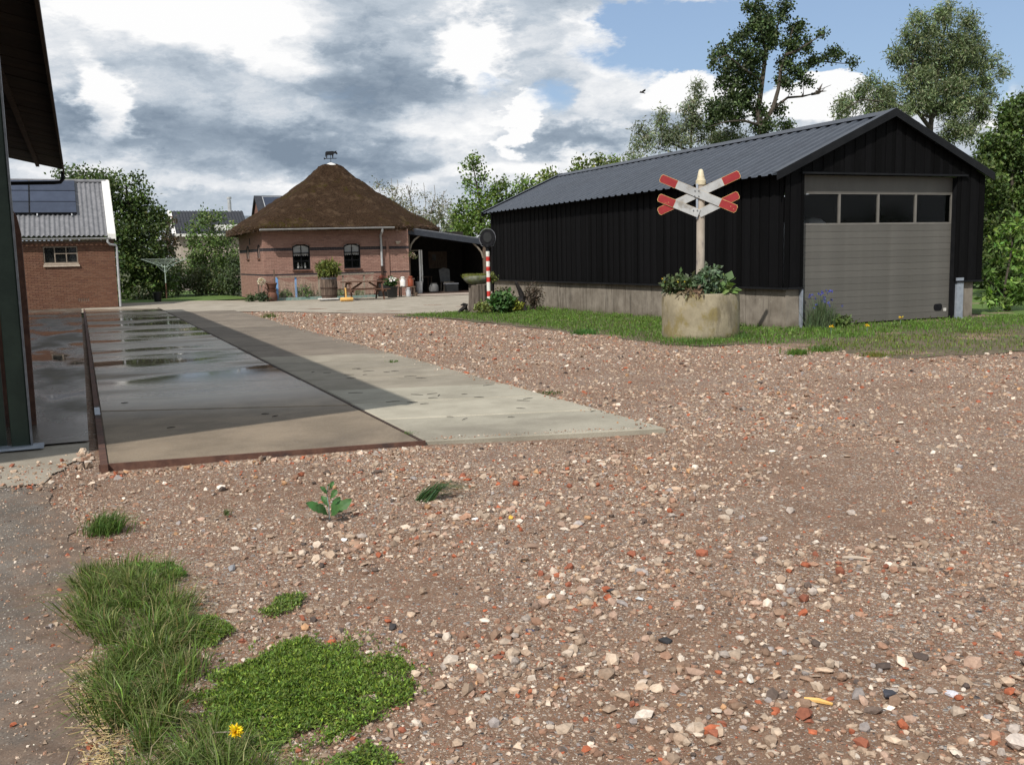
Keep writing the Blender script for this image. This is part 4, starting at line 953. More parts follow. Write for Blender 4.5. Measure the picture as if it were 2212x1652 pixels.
# net frame with blue posts
nf = thing('net_fence', (9, 42.45, 0), 'garden net frame with blue posts along the house wall', 'net fence')
for x, m_, h_, wd in ((7.72, 'blue_paint', 1.0, .10), (8.52, 'blue_paint', 1.0, .08), (9.53, 'wood_grey', .98, .07), (11.55, 'wood_grey', .98, .07), (7.62, 'wood_post', 1.32, .04), (10.6, 'wood_grey', .98, .06)):
    mb = MB(); mb.box(x-wd/2, x+wd/2, 42.42, 42.47, 0, h_); part('post', mb, m_, nf)
mb = MB(); mb.bar((7.72, 42.39, 1.0), (12.0, 42.39, 1.05), .05, .06); part('top_rail', mb, 'wood_grey', nf)
mb = MB(); mb.bar((7.7, 42.3, .06), (10.1, 42.2, .06), .04, .12); part('bottom_board', mb, 'green_board', nf)
mb = MB(); mb.bar((10.12, 42.2, .055), (12.1, 42.25, .055), .04, .10); part('bottom_board', mb, 'green_board', nf)
mb = MB(); vs = []; nn_ = 40
for i in range(nn_+1):
    x = 7.75+4.2*i/nn_; sag = .22*abs(math.sin(math.pi*(i/nn_)*4)); 
    vs += [(x, 42.41, .99-sag), (x, 42.38+.05*math.sin(i*1.7), .55-sag*.3), (x, 42.40+.04*math.sin(i*2.3), .1)]
mb.add(vs, [(3*i+j, 3*i+3+j, 3*i+4+j, 3*i+1+j) for i in range(nn_) for j in range(2)]); part('netting', mb, 'net', nf)
st = thing('leaning_stakes', (6.95, 43.2, 0), 'thin brown stakes leaning at the left house corner', 'stakes')
mb = MB(); mb.bar((7.0, 42.75, 0), (6.98, 42.8, .95), .05, .04); part('stake', mb, 'wood_post', st)
mb = MB(); mb.bar((6.98, 42.78, .95), (7.55, 42.5, .72), .03, .03); part('cross_stake', mb, 'wood_post', st)
for i, (x, r_, h_, lab) in enumerate(((8.1, .3, .42, 'leafy vegetable plant behind the net between the two blue posts'), (8.95, .42, .62, 'bushy green vegetable plant behind the net right of the blue posts'), (9.75, .25, .4, 'small leafy plant behind the net left of the barrel'), (10.55, .28, .34, 'low green plant under the picnic table by the net'), (11.4, .2, .3, 'small pale green plant at the right end of the net'))):
    plant('vegetable_plant', lab, 'plant', (x, 42.68, .0), 420, r_, h_, .07, (.075, .14, .035) if i != 4 else (.16, .22, .10), stems=6)
# barrel planter
bc = Vector((9.52, 40.55, 0)); brl = thing('barrel_planter', bc, 'old wooden half-barrel planter with bushy green top', 'planter')
nst = 22
def brad(z): return .30+.055*math.sin(math.pi*min(max((z-.1)/.95, 0), 1)*.85+.25)
for i in range(nst):
    a0, a1 = 2*math.pi*i/nst+.012, 2*math.pi*(i+1)/nst-.012; vs = []; zs = [.10, .32, .55, .78, .98]
    for z in zs:
        for a, dr_ in ((a0, 0), (a1, 0), (a1, -.03), (a0, -.03)): r_ = brad(z)+dr_; vs.append((bc.x+r_*math.cos(a), bc.y+r_*math.sin(a), z))
    mb = MB(); mb.add(vs, [(4*i_+j, 4*i_+(j+1) % 4, 4*i_+4+(j+1) % 4, 4*i_+4+j) for i_ in range(4) for j in range(4)]+[(3, 2, 1, 0), (16, 17, 18, 19)]); part('stave', mb, 'wood_barrel', brl)
for z in (.2, .52, .92):
    mb = MB(); r_ = brad(z)+.002; mb.lathe((bc.x, bc.y, z), [(r_, -.025), (r_+.008, -.025), (r_+.008, .025), (r_, .025)], 32, cap=False); part('hoop', mb, 'iron_grey' if z > .9 else 'rust_dark', brl)
mb = MB(); mb.lathe((bc.x, bc.y, .9), [(.30, 0), (.29, .03)], 24); part('soil', mb, 'pot_soil', brl)
mb = MB(); mb.box(bc.x-.42, bc.x+.3, bc.y-.36, bc.y+.34, .05, .098); part('base_board', mb, 'white_paint', brl)
mb = MB(); mb.box(bc.x-.36, bc.x+.24, bc.y-.28, bc.y+.26, 0, .049); part('base_block', mb, 'dark_plastic', brl)
plant('feathery_plant', 'feathery yellow-green plant growing in the wooden barrel', 'plant', (bc.x, bc.y, .93), 1500, .46, .70, .055, (.11, .13, .028), stems=18, elong=4, droop=-.1)
# picnic table
pt = thing('picnic_table', (10.7, 39.9, 0), 'red-brown wooden picnic table with attached benches before the house', 'picnic table')
px0, px1, py = 9.95, 11.75, 39.9
for i in range(5):
    mb = MB(); yy = py-.34+.15*i; mb.box(px0, px1, yy, yy+.138, .73, .768); part('top_board', mb, 'wood_brown', pt)
for yb in (py-.75, py+.60):
    for i in range(2):
        mb = MB(); mb.box(px0-.02, px1+.02, yb+.115*i, yb+.115*i+.108, .42, .455); part('bench_board', mb, 'wood_brown', pt)
for x in (px0+.22, px1-.22):
    for s in (-1, 1):
        mb = MB(); mb.bar((x, py+.03+s*.62, .0), (x, py+.03+s*.24, .725), .045, .10, (0, 1, 0)); part('leg', mb, 'wood_brown', pt)
    mb = MB(); mb.bar((x+.046, py-.74, .375), (x+.046, py+.82, .375), .045, .085); part('bench_bearer', mb, 'wood_brown', pt)
    mb = MB(); mb.bar((x+.05, py-.36, .685), (x+.05, py+.42, .685), .04, .08); part('top_bearer', mb, 'wood_brown', pt)
for x, sx in ((px0+.30, 1), (px1-.16, -1)):
    mb = MB(); mb.bar((x, py+.03, .40), (x+sx*.52, py+.03, .72), .045, .07); part('brace', mb, 'wood_brown', pt)
mb = MB(); mb.lathe((11.62, py+.1, .769), [(.08, 0), (.11, .10), (.12, .11), (.12, .13), (.1, .13)], 16); tp = thing('table_pot', (11.62, py+.1, .769), 'small terracotta pot on the right end of the picnic table', 'pot'); part('pot', mb, 'terracotta', tp, True)
foliage('flowers', [leaves(np.column_stack([11.62+RNG.normal(0, .07, 90), py+.1+RNG.normal(0, .07, 90), .93+RNG.normal(0, .03, 90)]), .04, (.25, .07, .05), 1.3)], tp)
# yellow wooden T
ml = thing('wooden_mallet', (9.85, 38.8, 0), 'yellow wooden mallet standing on its head by the barrel', 'mallet')
mb = MB(); mb.tube([(9.55, 38.8, .085), (9.58, 38.8, .085), (10.02, 38.74, .085), (10.05, 38.74, .085)], [.07, .084, .084, .07], 14); part('mallet_head', mb, 'wood_yellow', ml, True)
mb = MB(); mb.tube([(9.78, 38.77, .16), (9.77, 38.78, .55)], [.032, .036], 10); part('handle', mb, 'wood_yellow', ml, True)
# pots and churns
def lathe_thing(name, label, cat, c, prof, m, extra=None, n=22, group=None):
    t = thing(name, c, label, cat, group); mb = MB(); mb.lathe(c, prof, n); part('body', mb, m, t, True)
    return t
u1 = lathe_thing('terracotta_urn', 'lower brown terracotta urn at the left house corner', 'urn', (7.42, 42.05, 0), [(.17, 0), (.21, .05), (.23, .2), (.19, .34), (.15, .40), (.20, .45), (.20, .48)], 'terracotta')
u2 = lathe_thing('terracotta_bowl', 'terracotta bowl stacked on the brown urn at the left house corner', 'bowl', (7.42, 42.05, .481), [(.12, 0), (.17, .05), (.21, .22), (.24, .24), (.24, .29), (.20, .29), (.17, .08)], 'terracotta')
al = thing('globe_flower', (6.98, 41.9, 0), 'white globe flower on a stem at the left house corner', 'flower')
mb = MB(); mb.tube([(6.98, 41.9, 0), (6.97, 41.9, .4), (6.98, 41.9, .74)], .015, 6); part('stem', mb, 'wood_grey', al)
Q = RNG.normal(size=(520, 3)); Q /= np.linalg.norm(Q, axis=1)[:, None]; foliage('flower_head', [leaves(Q*.13+np.array([6.98, 41.9, .84]), .05, (.62, .55, .48), 1, var=.2, dirs=Q)], al)
plant('dark_spiky_plant', 'dark leafy plant under the white globe flower', 'plant', (7.02, 42.0, 0), 260, .26, .36, .06, (.05, .075, .035), elong=3.2)
plant('dark_spiky_plant', 'low dark green plant at the far left foot of the house', 'plant', (6.62, 42.5, 0), 200, .25, .28, .06, (.06, .09, .035), elong=2.5)
rb = lathe_thing('rain_barrel', 'black rain barrel under the downpipe of the brick house', 'barrel', (12.5, 42.72, 0), [(.22, 0), (.24, .02), (.26, .35), (.24, .68), (.27, .70), (.27, .76), (.2, .77)], 'dark_plastic')
bp = lathe_thing('flower_pot', 'black flower pot with white flowers beside the picnic table', 'pot', (12.45, 41.2, 0), [(.20, 0), (.21, .02), (.25, .42), (.27, .44), (.27, .47), (.23, .47)], 'dark_plastic')
plant('white_flower_plant', 'dark green plant with large white flowers in the black pot', 'plant', (12.42, 41.2, .45), 420, .30, .42, .075, (.05, .10, .03), stems=9, flowers=(6, .085, (.8, .79, .76), .82))
stl = thing('wooden_stool', (13.2, 41.6, 0), 'small wooden stand holding two milk churns beside the porch', 'stool')
mb = MB(); mb.box(12.9, 13.62, 41.45, 41.8, .40, .44); part('stool_top', mb, 'wood_post', stl)
for x in (12.95, 13.57):
    for y in (41.5, 41.75):
        mb = MB(); mb.box(x-.025, x+.025, y-.025, y+.025, 0, .40); part('leg', mb, 'wood_post', stl)
def churn(c, m, label, sc=1.0):
    t = thing('milk_churn', c, label, 'milk churn'); x, y, z = c
    mb = MB(); mb.lathe(c, [(.105*sc, 0), (.115*sc, .01*sc), (.115*sc, .24*sc), (.075*sc, .32*sc), (.072*sc, .35*sc), (.085*sc, .37*sc)], 20); part('body', mb, m, t, True)
    mb = MB(); mb.lathe((x, y, z+.371*sc), [(.095*sc, 0), (.09*sc, .02*sc), (.05*sc, .045*sc)], 20); part('lid', mb, m, t, True)
    for s in (-1, 1):
        mb = MB(); mb.tube([(x+s*.08*sc, y, z+.34*sc), (x+s*.125*sc, y, z+.33*sc), (x+s*.13*sc, y, z+.25*sc), (x+s*.11*sc, y, z+.2*sc)], .009, 6); part('handle', mb, m, t)
churn((13.08, 41.62, .441), 'white_enamel', 'white enamel milk churn on the wooden stand', 1.05)
churn((13.44, 41.62, .441), 'orange_enamel', 'orange-brown milk churn on the wooden stand', 1.1)
churn((13.22, 41.3, 0), 'zinc', 'small grey milk can on the ground below the two churns', .95)
lathe_thing('small_pot', 'small brown pot at the foot of the brick porch pier', 'pot', (13.62, 41.5, 0), [(.07, 0), (.10, .15), (.11, .17), (.08, .17)], 'wood_post')
hbk = thing('hanging_basket', (13.95, 43.2, 1.75), 'hanging basket of pale flowers on the left porch post', 'basket')
mb = MB(); mb.lathe((13.95, 43.22, 1.72), [(.05, 0), (.14, .06), (.17, .15), (.16, .15)], 16); part('basket', mb, 'wood_post', hbk, True)
for s in range(3):
    a = s*2.1; mb = MB(); mb.tube([(13.95+.16*math.cos(a), 43.22+.16*math.sin(a), 1.87), (13.95, 43.22, 2.2)], .005, 4); part('chain', mb, 'iron_black', hbk)
mb = MB(); mb.tube([(13.95, 43.22, 2.2), (13.98, 43.45, 2.24)], .01, 5); part('hook', mb, 'iron_black', hbk)
Q = np.column_stack([13.95+RNG.normal(0, .15, 420), 43.22+RNG.normal(0, .13, 420), 1.85+RNG.normal(0, .07, 420)]); Q[:, 2] -= np.abs(Q[:, 0]-13.95)*.3
foliage('flowers', [leaves(Q[:240], .05, (.12, .15, .05), 1.5), leaves(Q[240:], .045, (.36, .27, .22), 1.2)], hbk)

# ================================================================== concrete ring planter with railway cross
PC = Vector((10.86, 15.68, 0)); PR_ = .735
pl = thing('ring_planter', PC, 'round stained concrete well-ring planter holding the railway cross', 'planter')
mb = MB(); n = 96; prof = [(PR_*.985, -.04), (PR_, .0), (PR_*1.0, .2), (PR_*1.003, .5), (PR_*1.0, .80), (PR_*.985, .845), (PR_*.96, .855), (PR_*.9, .85), (PR_*.88, .70)]
for r_, z in prof:
    for k_ in range(n):
        a = 2*math.pi*k_/n; q = mnoise.noise(Vector((math.cos(a)*3, math.sin(a)*3, z*3)))*.010+mnoise.noise(Vector((math.cos(a)*12, math.sin(a)*12, z*9)))*.005
        zz = z-(max(0, mnoise.noise(Vector((math.cos(a)*4+5, math.sin(a)*4, 1))))*.06 if z > .75 else 0); mb.v.append((PC.x+(r_+q)*math.cos(a), PC.y+(r_+q)*math.sin(a), zz))
mb.f += [(i*n+k_, i*n+(k_+1) % n, (i+1)*n+(k_+1) % n, (i+1)*n+k_) for i in range(len(prof)-1) for k_ in range(n)]
part('ring', mb, 'ring', pl, True)
mb = MB(); mb.lathe((PC.x, PC.y, .74), [(PR_*.895, 0), (PR_*.7, .04), (.1, .06), (.01, .06)], 32, jit=.02); part('soil', mb, 'pot_soil', pl)
vd = Vector((PC.x, PC.y, 0)).normalized(); rv = Vector((vd.y, -vd.x, 0))         # the sign faces along -vd
def onring(u, d): return (PC.x+rv.x*u+vd.x*d, PC.y+rv.y*u+vd.y*d, .78)
plant('bushy_plant', 'bushy dark plant with yellow flowers on the left of the concrete ring', 'plant', onring(-.38, -.25), 900, .34, .42, .06, (.065, .095, .04), stems=12, flowers=(7, .035, (.55, .42, .05), .75))
plant('grey_leaved_plant', 'tall grey-green plant in the middle of the concrete ring', 'plant', onring(.16, -.32), 900, .27, .58, .06, (.10, .15, .085), stems=12, elong=1.9)
plant('bushy_plant', 'dense dark green plant on the far side of the concrete ring', 'plant', onring(.1, .25), 700, .45, .36, .06, (.055, .10, .035), stems=10)
plant('broad_leaved_plant', 'plant with broad light green leaves on the right of the concrete ring', 'plant', onring(.45, -.2), 46, .26, .30, .15, (.15, .22, .07), stems=10, elong=1.15, up=1.4, var=.15)
plant('withered_plant', 'withered brown stems hanging over the front rim of the concrete ring', 'plant', onring(-.15, -.55), 220, .24, .2, .05, (.16, .12, .075), stems=10, elong=2.6, droop=.9)
sg = thing('railway_cross_sign', (PC.x, PC.y, .79), 'red and white railway crossing cross on a pale pole', 'sign')
def sp(u, z, nn_=0): return Vector((PC.x+rv.x*u-vd.x*nn_, PC.y+rv.y*u-vd.y*nn_, z))
mb = MB(); mb.tube([sp(-.006, .76), sp(.0, 1.6), sp(.004, 2.9)], [.082, .079, .077], 20); part('pole', mb, 'pole_beige', sg, True)
mb = MB(); mb.lathe(sp(.004, 2.88), [(.094, 0), (.096, .01), (.096, .09), (.078, .10), (.066, .16), (.045, .26), (.032, .285), (.012, .295)], 20); part('pole_cap', mb, 'cream_paint', sg, True)
def arm(u0, z0, u1, z1, nn_, ends, wd=.155, vtrim=None):
    a, b = Vector((u0, z0)), Vector((u1, z1)); d = (b-a).normalized(); s = Vector((-d.y, d.x)); L = (b-a).length; c_ = .035
    def poly(t0, t1, ins, ch0, ch1):
        h_ = wd/2-ins; P = []; c_ = .026
        P += [(t0+c_, -h_), (t1-c_, -h_)] if (ch0 and ch1) else ([(t0+c_, -h_), (t1, -h_)] if ch0 else ([(t0, -h_), (t1-c_, -h_)] if ch1 else [(t0, -h_), (t1, -h_)]))
        P += [(t1, -h_+c_*1.3), (t1, h_-c_*1.3), (t1-c_, h_)] if ch1 else [(t1, h_)]
        P += [(t0+c_, h_), (t0, h_-c_*1.3), (t0, -h_+c_*1.3)] if ch0 else [(t0, h_)]
        return [a+d*t+s*q for t, q in P]
    def solid(P, n0, n1): q = MB(); q.prism([sp(p.x, p.y, n0) for p in P], -vd*(n1-n0)); return q
    e0, e1 = ends
    root = part('arm_board', solid(poly(0, L, 0, e0, e1), nn_, nn_+.008), 'sign_yellow', sg)
    w0 = .335 if e0 else .0; w1 = L-(.335 if e1 else 0)
    part('white_field', solid(poly(w0, w1, .002, False, False), nn_+.008, nn_+.0105), 'sign_white', root)
    if e0: part('red_end', solid(poly(.006, w0-.004, .006, True, False), nn_+.008, nn_+.0105), 'sign_red', root)
    if e1: part('red_end', solid(poly(w1+.004, L-.006, .006, False, True), nn_+.008, nn_+.0105), 'sign_red', root)
    return root
arm(-.790, 2.40, .715, 3.055, .082, (True, True))
arm(-.750, 3.035, .665, 2.40, .102, (True, True))
arm(-.790, 2.675, -.03, 2.345, .104, (True, False))
arm(.700, 2.675, -.03, 2.345, .085, (True, False))
for u, z in ((-.105, 2.77), (-.035, 2.77), (-.11, 2.67), (-.035, 2.665)):
    mb = MB(); mb.tube([sp(u, z, .112), sp(u, z, .126)], .013, 8); part('bolt', mb, 'iron_grey', sg)
for u, z in ((-.13, 2.405), (-.06, 2.405)):
    mb = MB(); mb.tube([sp(u, z, .114), sp(u, z, .128)], .013, 8); part('bolt', mb, 'iron_grey', sg)
mb = MB(); mb.prism([sp(-.085, 2.25, .075), sp(-.045, 2.25, .075), sp(-.045, 2.9, .075), sp(-.085, 2.9, .075)], -vd*.007); part('bracket', mb, 'steel_galv', sg)

# ================================================================== striped signal post, stump, basin
sx_, sy_ = 10.86, 26.3
ss = thing('striped_post', (sx_, sy_, 0), 'red and white striped post with round black signal head', 'signal post')
zb = [0, .56, .68, .86, 1.0, 1.16, 1.28, 1.43, 1.565, 1.79]; zb = [0.0, .50, .655, .915, 1.055, 1.23, 1.36, 1.515, 1.65, 1.80]
for i in range(len(zb)-1):
    mb = MB(); mb.lathe((sx_, sy_, 0), [(.056, zb[i]+.0005), (.056, zb[i+1])], 16); part('band', mb, 'band_white' if i % 2 == 0 else 'band_red', ss, True)
mb = MB(); mb.lathe((sx_, sy_, 1.801), [(.058, 0), (.06, .09), (.085, .11), (.085, .16), (.05, .2)], 16); part('collar', mb, 'iron_black', ss, True)
v2 = Vector((sx_, sy_, 0)).normalized(); r2 = Vector((v2.y, -v2.x, 0)); hc = Vector((sx_, sy_, 2.18))
mb = MB(); ring = [hc+r2*.215*math.cos(t)+Vector((0, 0, .25*math.sin(t))) for t in np.linspace(0, 2*math.pi, 33)]
mb.prism([p-v2*.06 for p in ring[:-1]], v2*.10); dsc = part('signal_disc', mb, 'iron_black', ss)
mb = MB(); mb.tube([hc-v2*.02+r2*.235*math.cos(t)+Vector((0, 0, .268*math.sin(t))) for t in np.linspace(-.6, 3.9, 26)], .012, 6); part('rim_ring', mb, 'iron_grey', dsc)
mb = MB()
for k_ in range(5): 
    r_ = .17-.035*k_; mb.lathe((0, 0, 0), [(0.001, 0)], 3, cap=False) if False else None
for s in (-1, 1):
    mb = MB(); mb.tube([hc+r2*s*.225-Vector((0, 0, .08)), hc+r2*s*.17-Vector((0, 0, .22)), Vector((sx_, sy_, 1.93))+r2*s*.06], .013, 6); part('yoke', mb, 'iron_grey', ss)
mb = MB(); mb.prism([hc-v2*.075+r2*.12*math.cos(t)+Vector((0, 0, .02+.15*math.sin(t))) for t in np.linspace(0, 2*math.pi, 21)[:-1]], v2*.012); part('signal_lens', mb, 'dark_plastic', dsc)
stc = Vector((10.86, 27.05, 0)); stp = thing('tree_stump', stc, 'weathered grey tree stump behind the striped post', 'stump')
mb = MB(); n = 40
for r_, z in ((.36, 0), (.33, .1), (.31, .3), (.30, .6), (.295, .82), (.27, .845)):
    for k_ in range(n):
        a = 2*math.pi*k_/n; q = .02*math.sin(a*9+1)+.015*math.sin(a*17)+random.uniform(-.008, .008); mb.v.append((stc.x+(r_+q)*math.cos(a), stc.y+(r_+q)*math.sin(a), z+random.uniform(-.01, .01)))
mb.f += [(i*n+k_, i*n+(k_+1) % n, (i+1)*n+(k_+1) % n, (i+1)*n+k_) for i in range(5) for k_ in range(n)]+[tuple(range(5*n, 6*n))]
part('trunk', mb, 'wood_stump', stp)
bs = thing('stone_basin', (10.78, 27.0, .85), 'mossy stone basin planter resting on the tree stump', 'basin')
mb = MB(); mb.lathe((10.78, 27.0, .852), [(.20, 0), (.27, .03), (.36, .14), (.38, .22), (.36, .24), (.32, .22), (.30, .15)], 26, sx=1.15, sy=.75, jit=.02); part('bowl', mb, 'stone_basin', bs, True)
q = np.column_stack([10.78+RNG.uniform(-.45, .52, 1500), 27+RNG.uniform(-.24, .24, 1500), np.full(1500, 1.05)]); q = q[((q[:, 0]-10.8)/.48)**2+((q[:, 1]-27)/.26)**2 < 1]
foliage('moss', [blades(q, .11, .014, (.17, .18, .045), .5), leaves(q[:500]+np.array([0, 0, .02]), .03, (.19, .21, .06))], bs)
plant('succulent_clump', 'yellow-green clump spilling beside the stone basin toward the barn', 'plant', (11.22, 27.0, .84), 420, .22, .34, .04, (.15, .17, .05), stems=5)
plant('evergreen_shrub', 'round glossy evergreen shrub at the foot of the striped post', 'shrub', (11.2, 26.2, 0), 1500, .36, .62, .085, (.05, .115, .03), stems=9)
plant('yellow_shrub', 'small yellow-green shrub between evergreen shrub and charred trunk', 'shrub', (11.6, 26.1, 0), 500, .24, .36, .05, (.19, .21, .03), stems=7)
plant('pale_weed', 'low pale yellow-green weed at the left foot of the stump', 'plant', (10.62, 26.2, 0), 420, .28, .36, .05, (.15, .18, .05), stems=7)
plant('bramble', 'brown leafy shoots between the striped post and the barn plinth', 'shrub', (11.75, 27.3, 0), 420, .36, .75, .05, (.11, .105, .05), stems=9)
ct = thing('charred_trunk', (11.95, 26.5, 0), 'black charred leaning trunk in front of the barn plinth', 'trunk')
mb = MB(); mb.tube([(11.98, 26.5, 0), (11.95, 26.5, .22), (12.02, 26.5, .45), (11.93, 26.5, .66), (11.83, 26.5, .86), (11.80, 26.5, .92)], [.22, .15, .09, .07, .045, .01], 10, jit=.18); part('trunk', mb, 'char', ct)
mb = MB(); mb.tube([(12.02, 26.5, .35), (12.13, 26.48, .42), (12.2, 26.5, .36)], [.06, .04, .015], 7, jit=.2); part('branch_stub', mb, 'char', ct)
plant('dead_shrub', 'dry brown twiggy shrub leaning on the barn plinth', 'shrub', (12.35, 26.45, 0), 800, .34, .86, .035, (.075, .055, .038), stems=34, elong=2.4)
rt_ = thing('driftwood_root', (10.3, 26.9, 0), 'small dark hooked piece of wood left of the stump', 'wood')
mb = MB(); mb.tube([(10.08, 26.9, .01), (10.2, 26.9, .10), (10.33, 26.9, .19), (10.37, 26.9, .25), (10.30, 26.9, .27), (10.2, 26.9, .25)], [.02, .05, .07, .07, .04, .012], 8, jit=.2); part('root', mb, 'char', rt_)
mb = MB(); mb.tube([(10.37, 26.9, .23), (10.40, 26.9, .0)], [.03, .05], 7); part('foot', mb, 'char', rt_)

# ================================================================== trees
def tree(name, label, Y, blobs, trunks, limbs=(), col=(.06, .1, .03), leaf=.09, per=60, cl=.30, dens=1.0, thick=1.0, elong=1.6, droop=.1, bark='bark', r0=.16, tf=lambda x, y: (x, y), cat='tree', group=None, dirs=None, var=.3, twig=.012, up=.35, col2=None):
    sc = Y/2104*1.09; rnd = np.random.default_rng(abs(hash(label)) % 9999 if False else sum(map(ord, label)))
    def W(x, y, dy=0.0): X_, Y_ = tf(x, y); return at(X_, Y_, Y+dy)
    k_ = abs(tf(1, 0)[0]-tf(0, 0)[0])
    tr = [[W(*p) for p in t] for t in trunks]
    if tr[0][0].z > .1 or tr[0][0].z < -.1:
        b = tr[0][0].copy(); b.z = 0.0; tr[0].insert(0, b)
    root = thing(name, tr[0][0], label, cat, group)
    nodes = []; mb = MB()
    for ti, t in enumerate(tr):
        n = len(t); rr = [r0*(1-.8*i/(n-1))*(1 if ti == 0 else .6) for i in range(n)]
        mb.tube(t, rr, 9, jit=.06)
        for i in range(n-1):
            for s in np.linspace(0, 1, 6): nodes.append((t[i].lerp(t[i+1], s), rr[i]))
    part('trunk', mb, bark, root, True)
    mb = MB()
    for l in limbs:
        pts = [W(p[0], p[1], (p[2] if len(p) > 2 else 0)) for p in l]; n = len(pts); rr = [max(.012, r0*.34*(1-.88*i/(n-1))) for i in range(n)]
        mb.tube(pts, rr, 6, jit=.08)
        for i in range(n-1):
            for s in np.linspace(0, 1, 5): nodes.append((pts[i].lerp(pts[i+1], s), rr[i]))
    parts = []; cen = []
    for (x, y, rx, ry) in blobs:
        c = W(x, y); wx, wy = rx*k_*sc, ry*k_*sc; wd = max(wx, wy)*thick; vol = max(2, int(dens*(wx*wy*min(wd, 2.0))**.67/(cl*cl)*2.3))
        P = rnd.normal(size=(vol, 3)); P /= np.linalg.norm(P, axis=1)[:, None]; P *= (rnd.uniform(.15, 1, vol)**.5)[:, None]
        off = rnd.uniform(-.6, .6)*thick*min(wd, 1.5)
        for q in P: cen.append(Vector((c.x+q[0]*wx, c.y+off+q[1]*wd, c.z+q[2]*wy)))
    NP = np.zeros((len(nodes)+2*len(cen)+2, 3)); NP[:len(nodes)] = [tuple(q[0]) for q in nodes]; NN = len(nodes)
    k0 = np.array([tuple(q) for q in cen]); dk = np.array([np.min(np.linalg.norm(NP[:NN]-q, axis=1)) for q in k0]); cen = [cen[i] for i in np.argsort(dk)]
    for c in cen:
        ca = np.array(tuple(c)); dd9 = np.linalg.norm(NP[:NN]-ca, axis=1)+np.maximum(0, NP[:NN, 2]-ca[2]+.1)*1.6; best = nodes[int(np.argmin(dd9))]
        b = best[0]; L = (c-b).length; r_ = max(.006, min(best[1]*.55, twig*(1+L)))
        mid = b.lerp(c, .5)+Vector((0, 0, -.08*L)); mb.tube([b, mid, c], [r_, r_*.7, .004], 4, cap=False)
        nodes.append((mid, r_*.7)); nodes.append((c, r_*.4)); NP[NN] = tuple(mid); NP[NN+1] = tuple(c); NN += 2
    CC = np.array([tuple(c) for c in cen]); m_ = len(CC)
    per = int(per*1.5); P = np.repeat(CC, per, 0)+rnd.normal(0, cl*.56, (m_*per, 3)); tone = np.repeat(np.exp(rnd.normal(0, .22, m_)), per)
    v, f, c_ = leaves(P, leaf, col, elong, up, var, droop); t4 = np.repeat(tone, 4)[:, None]; c_ = c_*t4
    if col2 is not None:
        s_ = np.repeat(rnd.random(m_*per) < .22, 4); c_[s_] = c_[s_]/np.array(col)*np.array(col2)
    part('branches', mb, bark, root); foliage('crown', [(v, f, np.clip(c_, .003, .8))], root)
    return root
T7 = lambda x, y: (1331.3+x*.3982, y*.3982)
tree('alder_tree', 'tall dark alder with open crown and long side limbs behind the barn', 44,
     [(770, 60, 75, 50), (905, 30, 32, 42), (905, 75, 40, 40), (760, 130, 85, 48), (860, 150, 55, 60), (690, 170, 48, 26), (820, 215, 75, 55), (655, 215, 45, 32), (970, 165, 45, 55), (1000, 140, 20, 14), (535, 290, 32, 30), (530, 340, 24, 20), (610, 275, 60, 30), (690, 275, 60, 55), (955, 245, 55, 60), (1055, 225, 40, 24), (1110, 190, 32, 16), (1020, 270, 30, 20),
      (1160, 285, 45, 35), (1210, 300, 40, 24), (1290, 338, 40, 15), (1080, 330, 60, 22), (620, 370, 55, 48), (710, 365, 75, 55), (790, 330, 40, 50), (925, 340, 55, 50), (985, 395, 60, 40), (620, 450, 70, 55), (740, 460, 75, 65), (905, 450, 60, 36), (1020, 440, 42, 20), (600, 540, 85, 55), (545, 600, 80, 48), (720, 545, 75, 50), (890, 590, 45, 30), (630, 630, 90, 44), (800, 690, 80, 34), (905, 690, 60, 26), (800, 600, 30, 60), (520, 660, 60, 36)],
     [[(790, 790), (785, 690), (768, 600), (788, 470), (812, 280), (792, 190), (775, 60)], [(785, 690), (850, 590), (880, 480), (890, 390), (930, 260), (960, 150)]],
     [[(880, 440), (930, 400, .3), (1000, 345, .6), (1120, 335, .8), (1230, 345, .8), (1310, 345, .8)], [(790, 440), (700, 380, -.5), (600, 300, -.8), (520, 330, -.8)], [(915, 300), (990, 270, -.4), (1060, 225, -.5), (1130, 185, -.5)], [(812, 280), (880, 130, .3), (905, 20, .3)],
      [(850, 590), (930, 530, .2), (1010, 524, .2), (1060, 512, .3), (1100, 490, .3), (1165, 462, .3)], [(1060, 512, .3), (1100, 508, .3), (1130, 480, .3)], [(1100, 490, .3), (1118, 455, .3)], [(1010, 524, .2), (1016, 500, .2)], [(1085, 498, .3), (1140, 495, .3)], [(775, 680), (690, 655, -.5), (600, 660, -.8), (500, 690, -1)], [(800, 300), (720, 190, .5), (650, 180, .6)], [(1120, 335, .8), (1150, 290, .8), (1215, 290, .8)]],
     col=(.050, .076, .028), col2=(.085, .12, .05), leaf=.12, per=55, cl=.29, dens=1.5, elong=1.15, r0=.24, tf=T7, thick=.8, up=.3, var=.32)
